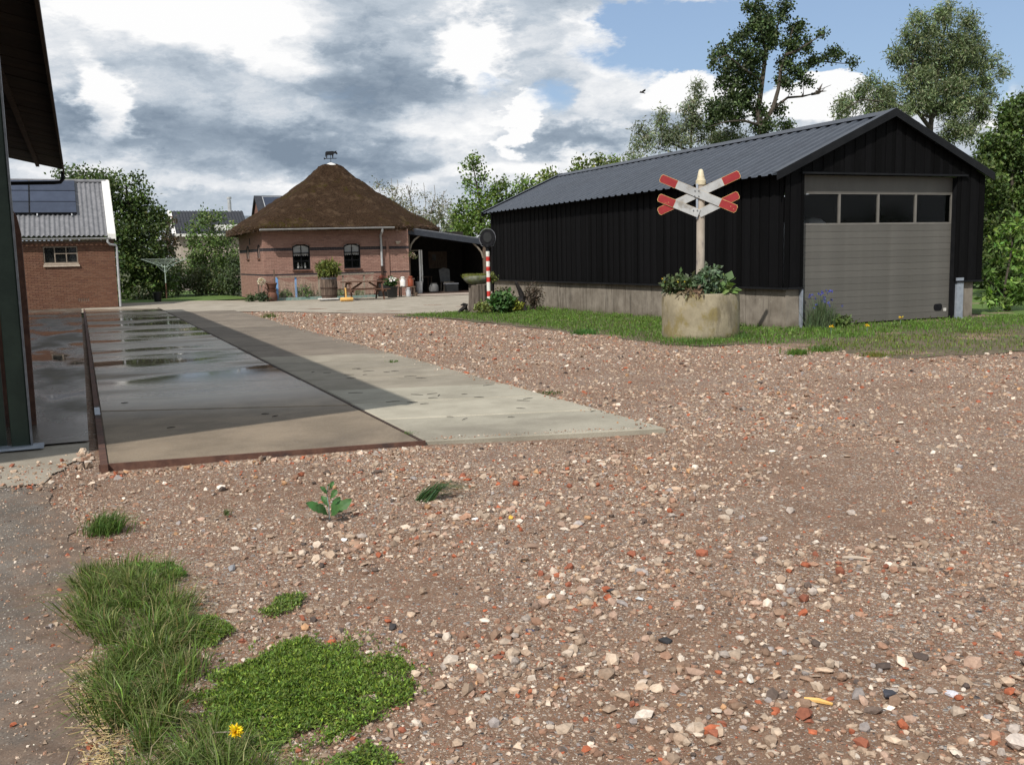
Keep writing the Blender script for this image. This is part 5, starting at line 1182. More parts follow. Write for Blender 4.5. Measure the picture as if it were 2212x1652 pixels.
tree('willow_tree', 'tall feathery grey-green willow behind the right half of the barn', 40,
     [(1790, 45, 45, 40), (1770, 100, 55, 60), (1640, 115, 55, 50), (1905, 110, 45, 65), (1600, 180, 50, 40), (1720, 180, 70, 60), (1860, 190, 70, 60), (1950, 190, 50, 50), (1600, 240, 70, 50), (1720, 260, 85, 60), (1860, 270, 85, 70), (1980, 270, 50, 45), (1550, 310, 70, 50), (1680, 350, 95, 60), (1820, 370, 105, 70), (1960, 350, 75, 55), (2065, 335, 50, 30), (1600, 440, 105, 65), (1760, 470, 115, 65), (1900, 450, 95, 65), (2010, 420, 65, 45), (2085, 400, 30, 24),
      (1400, 460, 50, 34), (1325, 500, 50, 42), (1450, 510, 95, 55), (1620, 550, 115, 60), (1770, 600, 110, 70), (1900, 570, 95, 70), (2000, 520, 50, 55), (1270, 560, 70, 45), (1225, 610, 45, 28), (1400, 590, 100, 50), (1800, 710, 80, 70), (1890, 720, 60, 60), (1500, 620, 90, 40), (1960, 620, 50, 60)],
     [[(1700, 900), (1705, 700), (1720, 520), (1760, 330), (1785, 120)], [(1710, 640), (1850, 480), (1890, 300), (1905, 150)], [(1705, 700), (1600, 560), (1600, 380), (1640, 170)]],
     [[(1705, 640), (1500, 560, -.5), (1330, 540, -.8), (1230, 600, -1)], [(1850, 480), (1980, 400, .5), (2090, 345, .6)]],
     col=(.140, .178, .085), col2=(.21, .25, .15), leaf=.054, per=130, cl=.40, dens=1.75, elong=4.2, droop=.5, r0=.20, tf=T7, thick=.9, bark='bark', var=.3)
tree('willow_tree', 'smaller pale willow left of the dark alder behind the barn', 46,
     [(430, 460, 24, 34), (420, 530, 40, 44), (395, 600, 48, 44), (245, 640, 28, 26), (230, 700, 44, 44), (130, 710, 32, 34), (150, 780, 60, 44), (420, 680, 75, 60), (300, 750, 95, 50), (520, 740, 110, 50), (640, 740, 80, 44), (90, 845, 36, 26), (330, 690, 20, 24)],
     [[(400, 900), (405, 760), (415, 620), (430, 450)], [(400, 820), (250, 760), (235, 640)]], [[(400, 850), (200, 800, .3), (130, 700, .3)], [(405, 780), (560, 730, .3), (640, 720, .4)]],
     col=(.155, .185, .105), col2=(.23, .26, .18), leaf=.056, per=115, cl=.38, dens=1.4, elong=3.6, droop=.4, r0=.12, tf=T7, thick=.8)
tree('right_edge_tree', 'dense dark green tree at the right edge beside the barn', 22.5,
     [(2195, 250, 40, 50), (2160, 320, 50, 50), (2210, 330, 50, 60), (2230, 240, 60, 60), (2130, 400, 45, 45), (2200, 420, 60, 60), (2150, 480, 50, 50), (2210, 520, 60, 70), (2140, 560, 40, 50), (2180, 620, 50, 50), (2240, 610, 60, 70), (2260, 420, 60, 90), (2118, 345, 20, 20)],
     [[(2190, 670), (2192, 560), (2185, 420), (2195, 260)]], [[(2190, 500), (2140, 440, .2), (2115, 380, .3)]], col=(.062, .10, .026), col2=(.10, .14, .035), leaf=.078, per=110, cl=.26, dens=1.7, elong=1.7, r0=.12, thick=.9)
tree('hedge_tree', 'dark green leafy mass behind the laurel at the right edge', 27, [(2140, 430, 50, 50), (2200, 460, 60, 60), (2150, 520, 50, 50), (2210, 560, 60, 60), (2150, 600, 50, 40), (2210, 620, 60, 36), (2110, 560, 30, 40), (2260, 520, 60, 80)], [[(2180, 655), (2182, 560), (2180, 440)]], col=(.040, .064, .020), col2=(.065, .095, .025), leaf=.09, per=90, cl=.30, dens=1.4, r0=.1)
tree('laurel_shrub', 'bright green large-leaved laurel shrub right of the barn door', 17.4,
     [(2170, 500, 26, 22), (2200, 490, 30, 30), (2150, 545, 22, 22), (2195, 560, 36, 34), (2145, 610, 24, 20), (2185, 620, 36, 30), (2128, 640, 18, 18), (2160, 655, 30, 20), (2205, 640, 24, 20), (2135, 590, 12, 10)],
     [[(2172, 676), (2170, 620), (2185, 540), (2190, 480)]], [[(2172, 640), (2140, 610), (2125, 600)]], col=(.10, .175, .035), col2=(.16, .25, .055), leaf=.085, per=24, cl=.17, dens=.8, elong=2.2, r0=.04, thick=.7, cat='shrub')
tree('dark_leafy_tree', 'large dark green tree between the brick shed and the garden', 52,
     [(272, 415, 40, 34), (225, 398, 26, 16), (300, 455, 40, 38), (255, 450, 40, 40), (285, 510, 55, 46), (335, 480, 18, 22), (325, 545, 38, 44), (260, 560, 50, 50), (300, 600, 55, 46), (345, 600, 26, 36), (270, 640, 50, 26), (325, 640, 40, 20)],
     [[(285, 660), (287, 600), (283, 500), (272, 400)]], [[(285, 560), (325, 500, .3), (340, 470, .4)]], col=(.048, .078, .020), col2=(.085, .125, .028), leaf=.11, per=70, cl=.42, dens=1.05, elong=1.5, r0=.2, thick=.9)
tree('background_tree', 'light green treetop just above the brick shed roof', 64, [(150, 380, 26, 14), (195, 382, 22, 12), (240, 385, 24, 18), (200, 410, 60, 24), (150, 420, 40, 30)], [[(190, 640), (192, 500), (195, 380)]], [[(192, 440), (150, 390)]],
     col=(.075, .11, .04), leaf=.12, per=50, cl=.45, dens=.9, r0=.15)
tree('red_leaved_tree', 'small reddish-leaved tree left of the dark-roofed house', 60, [(362, 490, 14, 22), (352, 530, 16, 24), (372, 525, 14, 24), (360, 565, 22, 24)], [[(362, 620), (362, 560), (360, 480)]], col=(.075, .055, .035), leaf=.11, per=40, cl=.38, dens=.9, r0=.08)
tree('birch_tree', 'bright green birch in front of the dark-roofed house', 56, [(458, 475, 30, 20), (440, 500, 26, 22), (475, 510, 34, 26), (450, 540, 40, 30), (490, 555, 30, 34), (425, 560, 26, 30), (465, 590, 40, 28), (500, 520, 16, 20)],
     [[(437, 635), (434, 590), (445, 540), (458, 470)], [(437, 620), (425, 575), (412, 545)]], [[(440, 570), (480, 530, .3), (498, 510, .4)]], col=(.085, .135, .038), col2=(.13, .18, .055), leaf=.09, per=60, cl=.38, dens=.8, bark='bark_pale', r0=.09)
for x, y, rx, ry, Y_, c_, lab in ((332, 602, 30, 26, 53.5, (.075, .11, .035), 'green shrub with white blossom left of the clothes dryer'), (385, 600, 34, 28, 55, (.095, .13, .04), 'light green shrub behind the rotary clothes dryer'),
                                  (436, 606, 28, 26, 54, (.10, .115, .05), 'olive shrub right of the clothes dryer'), (474, 610, 28, 26, 53, (.07, .095, .035), 'brownish green shrub left of the thatched house'), (503, 596, 14, 40, 51.5, (.042, .062, .025), 'dark upright shrub against the left house corner'), (305, 640, 26, 16, 50.5, (.05, .075, .025), 'low dark shrub beside the brick shed downpipe')):
    tree('garden_shrub', lab, Y_, [(x, y, rx, ry), (x-rx*.4, y+ry*.4, rx*.7, ry*.6), (x+rx*.5, y+ry*.3, rx*.6, ry*.6)], [[(x, 648 if Y_ < 53 else 640), (x+1, y+ry*.4), (x-1, y-ry*.4)]], col=c_, leaf=.085, per=60, cl=.33, dens=1.0, r0=.05, cat='shrub', col2=(.30, .31, .22) if x < 400 else None, group='shrubs along the back garden')
tree('twiggy_tree', 'sparse twiggy tree rising behind the right side of the thatched roof', 56,
     [(850, 432, 26, 34), (880, 440, 32, 34), (920, 455, 32, 36), (948, 450, 24, 34), (845, 400, 7, 20), (815, 405, 9, 22), (905, 430, 10, 24), (965, 440, 8, 26), (900, 475, 50, 26), (940, 492, 40, 20), (965, 480, 18, 24)],
     [[(900, 640), (902, 540), (895, 470), (880, 400)]], [[(902, 540), (930, 460, .3), (965, 410, .4)], [(900, 520), (850, 440, -.3), (845, 385, -.3)], [(898, 500), (825, 430, -.3), (813, 385, -.4)], [(902, 520), (920, 440), (915, 395)], [(903, 540), (950, 470), (958, 415)], [(896, 480), (885, 420), (890, 390)], [(850, 440), (860, 400), (858, 388)], [(930, 460), (940, 420), (938, 400)]],
     col=(.13, .135, .08), col2=(.24, .22, .15), leaf=.06, per=26, cl=.32, dens=.62, elong=2.2, r0=.10, twig=.016, bark='bark_pale')
tree('young_tree', 'bright green tree with a tall sparse leader between house and barn', 50,
     [(1018, 360, 8, 22), (1028, 345, 8, 10), (1045, 385, 8, 10), (1022, 402, 22, 18), (1088, 418, 36, 26), (1148, 408, 42, 24), (1120, 440, 40, 26), (1045, 438, 46, 30), (1000, 468, 36, 26), (1048, 480, 46, 28), (1012, 498, 40, 20), (1065, 500, 30, 20)],
     [[(1045, 640), (1046, 520), (1035, 430), (1026, 380), (1017, 340)]], [[(1040, 470), (1088, 425, .3), (1150, 405, .4)], [(1035, 430), (1045, 395), (1050, 375)]],
     col=(.095, .155, .030), col2=(.15, .21, .05), leaf=.11, per=52, cl=.36, dens=.8, r0=.1)
tree('pale_leaved_shrub', 'pale silvery shrub at the right end of the thatched roof', 53, [(975, 478, 20, 18), (985, 500, 26, 18)], [[(985, 640), (984, 540), (978, 480)]], col=(.17, .20, .13), leaf=.07, per=50, cl=.3, r0=.06, cat='shrub')
for x, y, rx, ry, lab in ((1190, 384, 26, 16, 'yellow-green treetop above the far end of the barn roof'), (1262, 362, 22, 12, 'small light treetop above the middle of the barn ridge'), (1310, 352, 30, 14, 'yellow-green treetop left of the pale willow')):
    tree('background_tree', lab, 46, [(x, y, rx, ry), (x+rx*.6, y+ry*.6, rx, ry), (x, y+ry*2.5, rx*1.6, ry*2)], [[(x, 640), (x+3, 480), (x, y)]], col=(.11, .15, .03), leaf=.11, per=44, cl=.33, dens=.8, r0=.08, group='treetops above the barn ridge')
# a far belt of trees that closes the horizon
n = 26000; a_ = RNG.uniform(-2.6, 2.6, n)+yaw; rr_2 = RNG.uniform(150, 175, n); hh = (5+2.6*np.sin(a_*23)+1.8*np.sin(a_*57+1))*RNG.uniform(0, 1, n)**.7
fw_ = foliage('far_wood', [leaves(np.column_stack([np.sin(a_)*rr_2, np.cos(a_)*rr_2, hh]), .9, (.045, .066, .026), 1.3, .3, .3)]); tag(fw_, 'distant belt of dark green trees along the horizon', 'wood', kind='stuff')

# ------------------------------------------------------------------ houses behind the garden
h1 = thing('dark_roofed_house', at(440, 600, 72).to_2d().to_3d(), 'house with dark pantiled roof and white trim behind the birch', 'house')
a = at(366, 457, 72); b = at(515, 460, 72); c1 = at(388, 505, 69.5)
rz, ez = a.z, c1.z; x0, x1 = a.x, b.x+.3; yr, ye = 72, 69.3
mb = MB(); mb.box(x0+.35, x1-.3, ye+.3, 74.4, 0, ez-.05); mb.prism([(x0+.36, ye+.3, ez-.05), (x0+.36, 74.4, ez-.05), (x0+.36, 72, rz-.25)], (.2, 0, 0)); part('wall', mb, 'far_wall', h1)
nr = 24; tw = (x1-x0)/nr
mb = MB()
tm = MB(); tm.prism([(0, ye, ez), (tw*.3, ye, ez+.05), (tw*.7, ye, ez+.05), (tw, ye, ez), (tw, ye, ez-.06), (0, ye, ez-.06)], (0, yr-ye, rz-ez)); tme = tm.mesh('tile_row')
rf_ = MB(); rf_.prism([(x0+.05, ye+.02, ez-.1), (x0+.05, 72, rz-.1), (x0+.05, 74.7, ez-.1)], (x1-x0-.1, 0, 0)); rfo = part('roof', rf_, 'tile_dark', h1)
for i in range(nr): part('tile_row', tme, 'tile_dark', rfo, loc=(x0+i*tw, 0, 0))
mb = MB(); mb.bar((x0-.03, ye-.08, ez-.02), (x0-.03, yr, rz+.04), .06, .26, (1, 0, 0)); part('barge_board', mb, 'white_paint', h1)
mb = MB(); mb.bar((x0-.03, 74.8, ez-.02), (x0-.03, yr, rz+.04), .06, .26, (1, 0, 0)); part('barge_board', mb, 'white_paint', h1)
mb = MB(); mb.box(x0, x1, ye-.16, ye-.04, ez-.2, ez-.02); part('gutter', mb, 'white_paint', h1)
p_ = at(496, 450, 72); mb = MB(); mb.tube([(p_.x, 72, rz-.2), (p_.x, 72, rz+.8)], .13, 10); mb.tube([(p_.x, 72, rz+.85), (p_.x, 72, rz+1.0)], .17, 10); part('flue', mb, 'zinc', h1)
d0 = at(500, 486, 70.5); mb = MB(); mb.box(d0.x-1.2, d0.x+1.3, 69.6, 71.2, d0.z-.9, d0.z); part('dormer', mb, 'white_paint', h1)
for xx in (430, 470, 500):
    p_ = at(xx, 560, 69.6); mb = MB(); mb.box(p_.x-.5, p_.x+.5, ye+.24, ye+.29, .9, 2.1); part('window', mb, 'window_dark', h1)
h2 = thing('gabled_brick_house', at(580, 600, 88).to_2d().to_3d(), 'brick house with solar panels on its roof behind the thatched roof', 'house')
a = at(551, 424, 88); rz = a.z; xg = a.x
mb = MB(); mb.box(xg+.1, xg+9, 84.6, 91, 0, rz-2.6); mb.prism([(xg+.1, 84.6, rz-2.6), (xg+.1, 91, rz-2.6), (xg+.1, 88, rz-.15)], (8.9, 0, 0)); part('wall', mb, 'far_brick', h2)
for s, yq in ((-1, 84.1), (1, 91.6)):
    mb = MB(); mb.bar((xg+4.5, yq, rz-3.05), (xg+4.5, 88, rz), 9.2, .12, (0, -s, 1)); part('roof_slope', mb, 'tile_dark', h2)
for i in range(3):
    x_ = xg+.55+i*1.78; vs_ = Vector((0, 3.9, 3.05)).normalized(); p0 = Vector((x_+.82, 88, rz))-vs_*1.75+Vector((0, -.62, .78))*.14
    mb = MB(); mb.obox(p0, (.84, 0, 0), vs_*1.45, Vector((0, -.62, .78))*.03); q = part('solar_panel', mb, 'zinc', h2)
    mb = MB(); mb.obox(p0+Vector((0, -.62, .78))*.034, (.79, 0, 0), vs_*1.40, Vector((0, -.62, .78))*.004); part('panel_cells', mb, 'solar', q)
h3 = thing('grey_roofed_annex', at(530, 600, 80).to_2d().to_3d(), 'low annex with blue-grey slate roof between the two houses', 'annex')
a = at(514, 466, 80); b = at(560, 470, 80)
mb = MB(); mb.box(a.x+.2, b.x+2, 78.3, 83, 0, a.z-1.3); part('wall', mb, 'far_wall', h3)
mb = MB(); mb.prism([(a.x, 77.9, a.z-1.4), (a.x, 80.3, a.z), (a.x, 83.2, a.z-1.4), (a.x, 83.2, a.z-1.5), (a.x, 77.9, a.z-1.5)], (b.x-a.x+2.2, 0, 0)); part('roof', mb, 'slate_blue', h3)

# ------------------------------------------------------------------ rotary dryer, bin, bird
dx_, dy_ = 3.84, 50.6
dry = thing('rotary_dryer', (dx_, dy_, 0), 'pale green rotary clothes dryer standing on the lawn', 'clothes dryer')
mb = MB(); mb.tube([(dx_, dy_, -.01), (dx_, dy_, .75)], .03, 8); part('lower_pole', mb, 'rust', dry); mb = MB(); mb.tube([(dx_, dy_, .751), (dx_, dy_, 1.62)], .025, 8); part('pole', mb, 'dryer_green', dry)
ends = []
for k_ in range(4):
    a = .35+k_*math.pi/2; e = Vector((dx_+1.15*math.cos(a), dy_+1.15*math.sin(a), 1.92)); ends.append(e); mb = MB(); mb.tube([(dx_, dy_, 1.50), e], .018, 6); part('arm', mb, 'dryer_green', dry)
    mb = MB(); mb.tube([(dx_, dy_, 1.25), Vector((dx_, dy_, 1.50)).lerp(e, .4)], .012, 5); part('strut', mb, 'dryer_green', dry)
for s in (.4, .55, .7, .85, 1.0):
    mb = MB(); c0 = Vector((dx_, dy_, 1.5)); P = [c0.lerp(e, s) for e in ends]
    mb.tube(P+[P[0]], .006, 4); part('line', mb, 'dryer_green', dry)
bn = thing('black_bucket', (3.16, 46.8, 0), 'small black bucket on the edge of the lawn', 'bucket'); mb = MB(); mb.lathe((3.16, 46.8, -.005), [(.15, 0), (.19, .38), (.21, .39), (.21, .42), (.17, .42)], 16); part('body', mb, 'dark_plastic', bn, True)
bp_ = at(1387, 200, 55); bd = thing('flying_bird', bp_, 'small dark bird flying in front of the clouds', 'bird')
mb = MB(); mb.tube([bp_+Vector((-.20, 0, -.01)), bp_+Vector((-.13, 0, .0)), bp_+Vector((-.06, 0, .01)), bp_+Vector((.06, 0, 0)), bp_+Vector((.14, 0, -.03)), bp_+Vector((.22, 0, -.05))], [.008, .045, .055, .05, .028, .03], 10); part('body', mb, 'bird_dark', bd, True)
for s, dz_ in ((-1, .16), (1, .12)):
    mb = MB(); mb.prism([bp_+Vector((-.07, s*.03, .02)), bp_+Vector((-.02, s*.16, .10)), bp_+Vector((.06, s*.32, dz_)), bp_+Vector((.12, s*.22, .06)), bp_+Vector((.07, s*.03, .01))], (0, 0, .012)); part('wing', mb, 'bird_dark', bd)

# ================================================================== gravel stones
SLAB = [(-.02, 8.2), (2.68, 7.90), (4.86, 7.42), (4.86, 36), (2.7, 40), (-.02, 40)]
VERGE = [(8.2, 27.5), (9.2, 24.3), (9.5, 19.8), (9.55, 16.8), (9.5, 14.6), (9.75, 14.15), (10.7, 13.9), (11.15, 12.4), (10.95, 11.2), (11.05, 10.75), (12.2, 10.55), (13.4, 10.5), (15.5, 11.2), (18, 12.2), (20.5, 13.6), (20.8, 15.8), (19.6, 16.35), (13.35, 16.35), (13.42, 29.5), (11.6, 28.3), (10.1, 27.9)]
ico_t = (1+5**.5)/2
ICO = np.array([(-1, ico_t, 0), (1, ico_t, 0), (-1, -ico_t, 0), (1, -ico_t, 0), (0, -1, ico_t), (0, 1, ico_t), (0, -1, -ico_t), (0, 1, -ico_t), (ico_t, 0, -1), (ico_t, 0, 1), (-ico_t, 0, -1), (-ico_t, 0, 1)])/math.sqrt(1+ico_t**2)
ICF = np.array([(0, 11, 5), (0, 5, 1), (0, 1, 7), (0, 7, 10), (0, 10, 11), (1, 5, 9), (5, 11, 4), (11, 10, 2), (10, 7, 6), (7, 1, 8), (3, 9, 4), (3, 4, 2), (3, 2, 6), (3, 6, 8), (3, 8, 9), (4, 9, 5), (2, 4, 11), (6, 2, 10), (8, 6, 7), (9, 8, 1)])
PAL = np.array([(.44, .36, .29), (.50, .43, .36), (.35, .28, .225), (.56, .50, .44), (.29, .205, .155), (.36, .225, .165), (.24, .15, .11), (.36, .34, .33), (.31, .31, .33), (.37, .105, .05), (.30, .10, .06), (.66, .62, .57), (.74, .71, .67), (.06, .055, .058), (.10, .085, .08), (.45, .28, .16), (.40, .30, .25)])
PW = np.array([.14, .12, .13, .08, .10, .10, .06, .035, .025, .03, .03, .04, .018, .012, .018, .015, .09]); PW = PW/PW.sum()
CUB = np.array([(x, y, z) for z in (-1, 1) for y in (-1, 1) for x in (-1, 1)])*.72
CUF = np.array([(0, 2, 3), (0, 3, 1), (4, 5, 7), (4, 7, 6), (0, 1, 5), (0, 5, 4), (2, 6, 7), (2, 7, 3), (0, 4, 6), (0, 6, 2), (1, 3, 7), (1, 7, 5)])
def stones(P, size, flat=.55, zfun=gh, sink=.42, ico=False):
    n = len(P); sz = size[:, None]; k = 12 if ico else 8
    base = ICO[None]*(1+RNG.normal(0, .17, (n, 12)))[:, :, None]*1.05 if ico else CUB[None]+RNG.normal(0, .26, (n, 8, 3))
    if not ico: base[:, 4:, :2] *= RNG.uniform(.35, .95, (n, 4))[:, :, None]
    base = base*np.stack([RNG.uniform(.75, 1.3, n), RNG.uniform(.6, 1.0, n), RNG.uniform(.30, .68, n)*flat/.55], 1)[:, None, :]
    a = RNG.uniform(0, 2*np.pi, n); t = RNG.normal(0, .3, n); ca, sa, ct_, st_ = np.cos(a), np.sin(a), np.cos(t), np.sin(t)
    x, y, z = base[:, :, 0], base[:, :, 1], base[:, :, 2]
    y, z = y*ct_[:, None]-z*st_[:, None], y*st_[:, None]+z*ct_[:, None]
    X = x*ca[:, None]-y*sa[:, None]; Y = x*sa[:, None]+y*ca[:, None]
    zmin = z.min(1)[:, None]; Z = (z-zmin*(1-sink))*sz*.5
    V = np.stack([P[:, 0:1]+X*sz*.5, P[:, 1:2]+Y*sz*.5, zfun(P[:, 0], P[:, 1])[:, None]+Z], 2).reshape(-1, 3)
    F = (np.arange(n)*k)[:, None, None]+(ICF if ico else CUF)[None]; ci = RNG.choice(len(PAL), n, p=PW)
    C = PAL[ci]*np.array([1.04, .96, .87])*np.exp(RNG.normal(-.12, .18, (n, 1)))
    C = C*.86+.14*np.array([.26, .165, .115])
    return V, F.reshape(-1, 3), np.repeat(np.clip(C, .01, .85), k, 0)
BARE = [(1.55, 4.3, .35), (3.0, 7.1, .4), (5.0, 6.0, .45), (2.6, 5.2, .22), (1.3, 6.9, .3), (4.2, 4.6, .3), (6.5, 10.5, .6)]
def dens_noise(P):
    b = sum(np.exp(-((P[:, 0]-x)**2+((P[:, 1]-y)*.7)**2)/r**2) for x, y, r in BARE)
    return -.8*b+.5+.22*np.sin(P[:, 0]*1.3+1.7*np.sin(P[:, 1]*.7))+.18*np.sin(P[:, 1]*2.1+1.3*np.sin(P[:, 0]*1.9))+.16*np.sin(P[:, 0]*4.7+P[:, 1]*3.9)
def ok_ground(P, jit=.0):
    bad = inpoly(P, SLAB) | inpoly(P, APRON) | inpoly(P, [(-4, 9.6), (.0, 9.6), (.0, 45), (-4, 45)]) | inpoly(P, VERGE)
    return ~bad
FG1 = [(-.30, 2.3), (2.9, 1.9), (4.4, 6.4), (6.0, 9.2), (3.4, 9.2), (-.4, 9.2)]
FG1 = [(-.4, 2.2), (3.4, 1.6), (6.4, 6.2), (4.6, 8.6), (-.5, 9.2)]
parts_ = []
P = sample_poly(FG1, 125000); P = P[ok_ground(P)]; dn = dens_noise(P); keep = RNG.random(len(P)) < np.clip(.12+.95*dn, .08, 1); P = P[keep]
sz = .0065*np.exp(RNG.exponential(.40, len(P))); parts_.append(stones(P, np.clip(sz, .005, .036)))
FG2 = [(-.3, 8), (4.9, 7.2), (6.2, 6.1), (5.6, 4.9), (8.5, 4.6), (22, 12.5), (16, 13), (10.8, 15), (9.3, 19), (9, 25), (5.6, 33.3), (4.9, 33.3), (4.9, 8.0)]
P = sample_poly(FG2, 95000); P = P[ok_ground(P)]; d_ = np.hypot(P[:, 0], P[:, 1]); keep = RNG.random(len(P)) < np.clip(1.6-d_/26, .4, 1)*np.clip(.45+.6*dens_noise(P), .15, 1); P = P[keep]; d_ = np.hypot(P[:, 0], P[:, 1])
parts_.append(stones(P, np.clip(.010*np.exp(RNG.exponential(.45, len(P))), .009, .06)*np.clip(.6+d_/26, .8, 1.5)))
# larger lumps in drifts
P = sample_poly([(.6, 2.3), (3.2, 1.8), (6.4, 6.2), (7.5, 9.5), (5, 8.6), (2.6, 7.5), (.2, 8)], 9500); P = P[ok_ground(P)]; dn = dens_noise(P); P = P[RNG.random(len(P)) < np.clip(dn*1.5-.45, .05, 1)]
parts_.append(stones(P, np.clip(.013*np.exp(RNG.exponential(.42, len(P))), .012, .05), .6, ico=True))
DR = []
for (x, y, rx, ry, a, n_) in ((2.6, 4.3, .55, .22, .5, 420), (3.1, 5.4, .6, .3, .2, 430), (2.2, 3.0, .5, .25, -.4, 380), (1.7, 2.6, .35, .2, .3, 260), (3.2, 3.6, .6, .25, .4, 380), (2.0, 5.6, .4, .2, .3, 240), (4.2, 5.9, .7, .3, .4, 380), (1.2, 5.2, .35, .18, .1, 180), (1.5, 7.2, .7, .2, -.1, 320), (3.6, 6.6, .6, .2, .2, 300), (2.7, 2.3, .5, .25, .2, 420), (5.6, 7.6, .9, .35, .3, 420), (1.6, 3.6, .3, .2, .6, 160), (6.5, 8.6, 1.0, .4, .4, 420), (2.4, 6.6, .5, .2, 0, 240)):
    q = RNG.normal(size=(n_, 2))*np.array([rx, ry]); DR.append(np.column_stack([x+q[:, 0]*math.cos(a)-q[:, 1]*math.sin(a), y+q[:, 0]*math.sin(a)+q[:, 1]*math.cos(a)]))
P = np.vstack(DR); P = P[ok_ground(P)]; parts_.append(stones(P, np.clip(.016*np.exp(RNG.exponential(.42, len(P))), .013, .06), .66, ico=True))
P = np.column_stack([-.12+RNG.normal(0, .10, 900), RNG.uniform(2.5, 8.0, 900)]); parts_.append(stones(P, np.clip(.006*np.exp(RNG.exponential(.5, 900)), .005, .03), zfun=lambda x, y: np.full(len(x), -.011)))
P = np.column_stack([-.2-np.abs(RNG.normal(0, .35, 2600)), RNG.uniform(2.4, 8.0, 2600)]); parts_.append(stones(P, np.clip(.0045*np.exp(RNG.exponential(.5, 2600)), .004, .022), zfun=lambda x, y: np.full(len(x), -.011)))
# rubble along the front edge of the slab and the left threshold
t_ = RNG.uniform(0, 1, 520); P = np.column_stack([.03+2.6*t_, 8.22-.36*t_-np.abs(RNG.normal(0, .10, 520))]); parts_.append(stones(P, np.clip(.022*np.exp(RNG.exponential(.4, 520)), .018, .075)))
P = np.column_stack([RNG.uniform(-.75, .0, 420), RNG.uniform(7.7, 8.9, 420)]); parts_.append(stones(P, np.clip(.010*np.exp(RNG.exponential(.5, 420)), .008, .05), zfun=lambda x, y: np.full(len(x), -.006)))
P = np.column_stack([-.07+RNG.normal(0, .03, 26), RNG.uniform(8.5, 9.2, 26)]); parts_.append(stones(P, RNG.uniform(.03, .085, 26), .8, zfun=lambda x, y: np.full(len(x), -.006)))
P = np.column_stack([4.80-np.abs(RNG.normal(0, .10, 700)), RNG.uniform(7.6, 26, 700)]); parts_.append(stones(P, np.clip(.008*np.exp(RNG.exponential(.5, 700)), .007, .035), zfun=lambda x, y: np.full(len(x), .029), sink=.2))
t_ = RNG.uniform(0, 1, 260); P = np.column_stack([2.75+2.0*t_, 8.02-.52*t_+np.abs(RNG.normal(0, .07, 260))]); parts_.append(stones(P, np.clip(.006*np.exp(RNG.exponential(.5, 260)), .005, .025), zfun=lambda x, y: np.full(len(x), .029), sink=.2))
P = np.column_stack([4.82+np.abs(RNG.normal(0, .10, 1500)), RNG.uniform(7.5, 26, 1500)]); parts_.append(stones(P, np.clip(.012*np.exp(RNG.exponential(.5, 1500)), .01, .05), zfun=lambda x, y: gh(x, y)+.006))
V, F, C = merge(parts_)
go = link('gravel', npmesh('gravel', V, F, C), 'stone'); tag(go, 'loose brick rubble and pebbles strewn over the yard', 'gravel', kind='stuff')
P = sample_poly([(-1.4, 2.4), (-.14, 2.4), (-.1, 5.5), (-.3, 8), (-1.2, 8)], 1500)
ao = link('apron_grit', npmesh('apron_grit', *[q for q in stones(P, .004*np.exp(RNG.exponential(.35, len(P))), zfun=lambda x, y: np.full(len(x), -.011))][:3]), 'stone'); tag(ao, 'fine grit and pebbles on the concrete apron at left', 'grit', kind='stuff')
def gnd(px, py):
    d = ray(px, py); t = (-.01-CAM_H)/d[2]; return (t*d[0], t*d[1])
def bigstone(px, py, size, colr, label, flat=.6, name='stone', seed=0, ang=None):
    global RNG
    x, y = gnd(px, py); s_ = RNG; RNG = np.random.default_rng(seed+int(px)*7+int(py))
    bm = bmesh.new(); bmesh.ops.create_icosphere(bm, subdivisions=2, radius=.5)
    sc_ = (1.25, .85, flat)
    pl_ = [Vector(RNG.normal(size=3)).normalized() for _ in range(11)]
    for v in bm.verts:
        for n_ in pl_:
            dd_ = v.co.dot(n_)-.27
            if dd_ > 0: v.co -= n_*dd_
        v.co = Vector((v.co.x*sc_[0], v.co.y*sc_[1], v.co.z*sc_[2]))*size*(1+RNG.normal(0, .03))
    zm = min(v.co.z for v in bm.verts); me = bpy.data.meshes.new(name); bm.to_mesh(me); bm.free()
    a = me.color_attributes.new('Col', 'FLOAT_COLOR', 'POINT')
    for d_ in a.data: d_.color = colr+(1,)
    o = link(name, me, 'stone', None, loc=(x, y, float(gh(x, y))-zm*.7), rot=(0, 0, RNG.uniform(0, 6.28) if ang is None else ang)); RNG = s_
    return tag(o, label, name.split('_')[-1])
bigstone(590, 1440-400, .05, (.38, .34, .29), 'pale stone lying at the front edge of the concrete path')
bigstone(395, 998, .085, (.62, .50, .26), 'pale yellow stone leaning on the rusty front edge of the path')
bigstone(500, 1228, .07, (.26, .26, .27), 'grey angular stone above the clover patch')
bigstone(548, 1139, .06, (.70, .68, .64), 'flat white shard between two grass tufts', .25, 'white_shard')
bigstone(742, 1165, .05, (.74, .72, .69), 'white angular shard below the broad-leaved weed', .5, 'white_shard')
bigstone(1028, 1123, .05, (.76, .74, .71), 'white shard right of the cut grass sprig', .4, 'white_shard')
bigstone(1103, 1120, .055, (.58, .36, .06), 'ochre yellow stone among the gravel', .5)
bigstone(848, 1350, .06, (.05, .045, .045), 'black lump beside a red brick bit above the clover', .7)
bigstone(838, 1336, .05, (.36, .10, .045), 'red brick bit touching the black lump', .5, 'brick_fragment')
bigstone(865, 1358, .035, (.10, .11, .15), 'small dark blue stone right of the black lump', .4)
bigstone(1382, 1295, .055, (.60, .62, .62), 'flat pale grey disc-like stone in the middle of the yard', .25)
bigstone(1318, 1278, .055, (.055, .05, .05), 'pair of dark stone lumps right of the yard centre', .6)
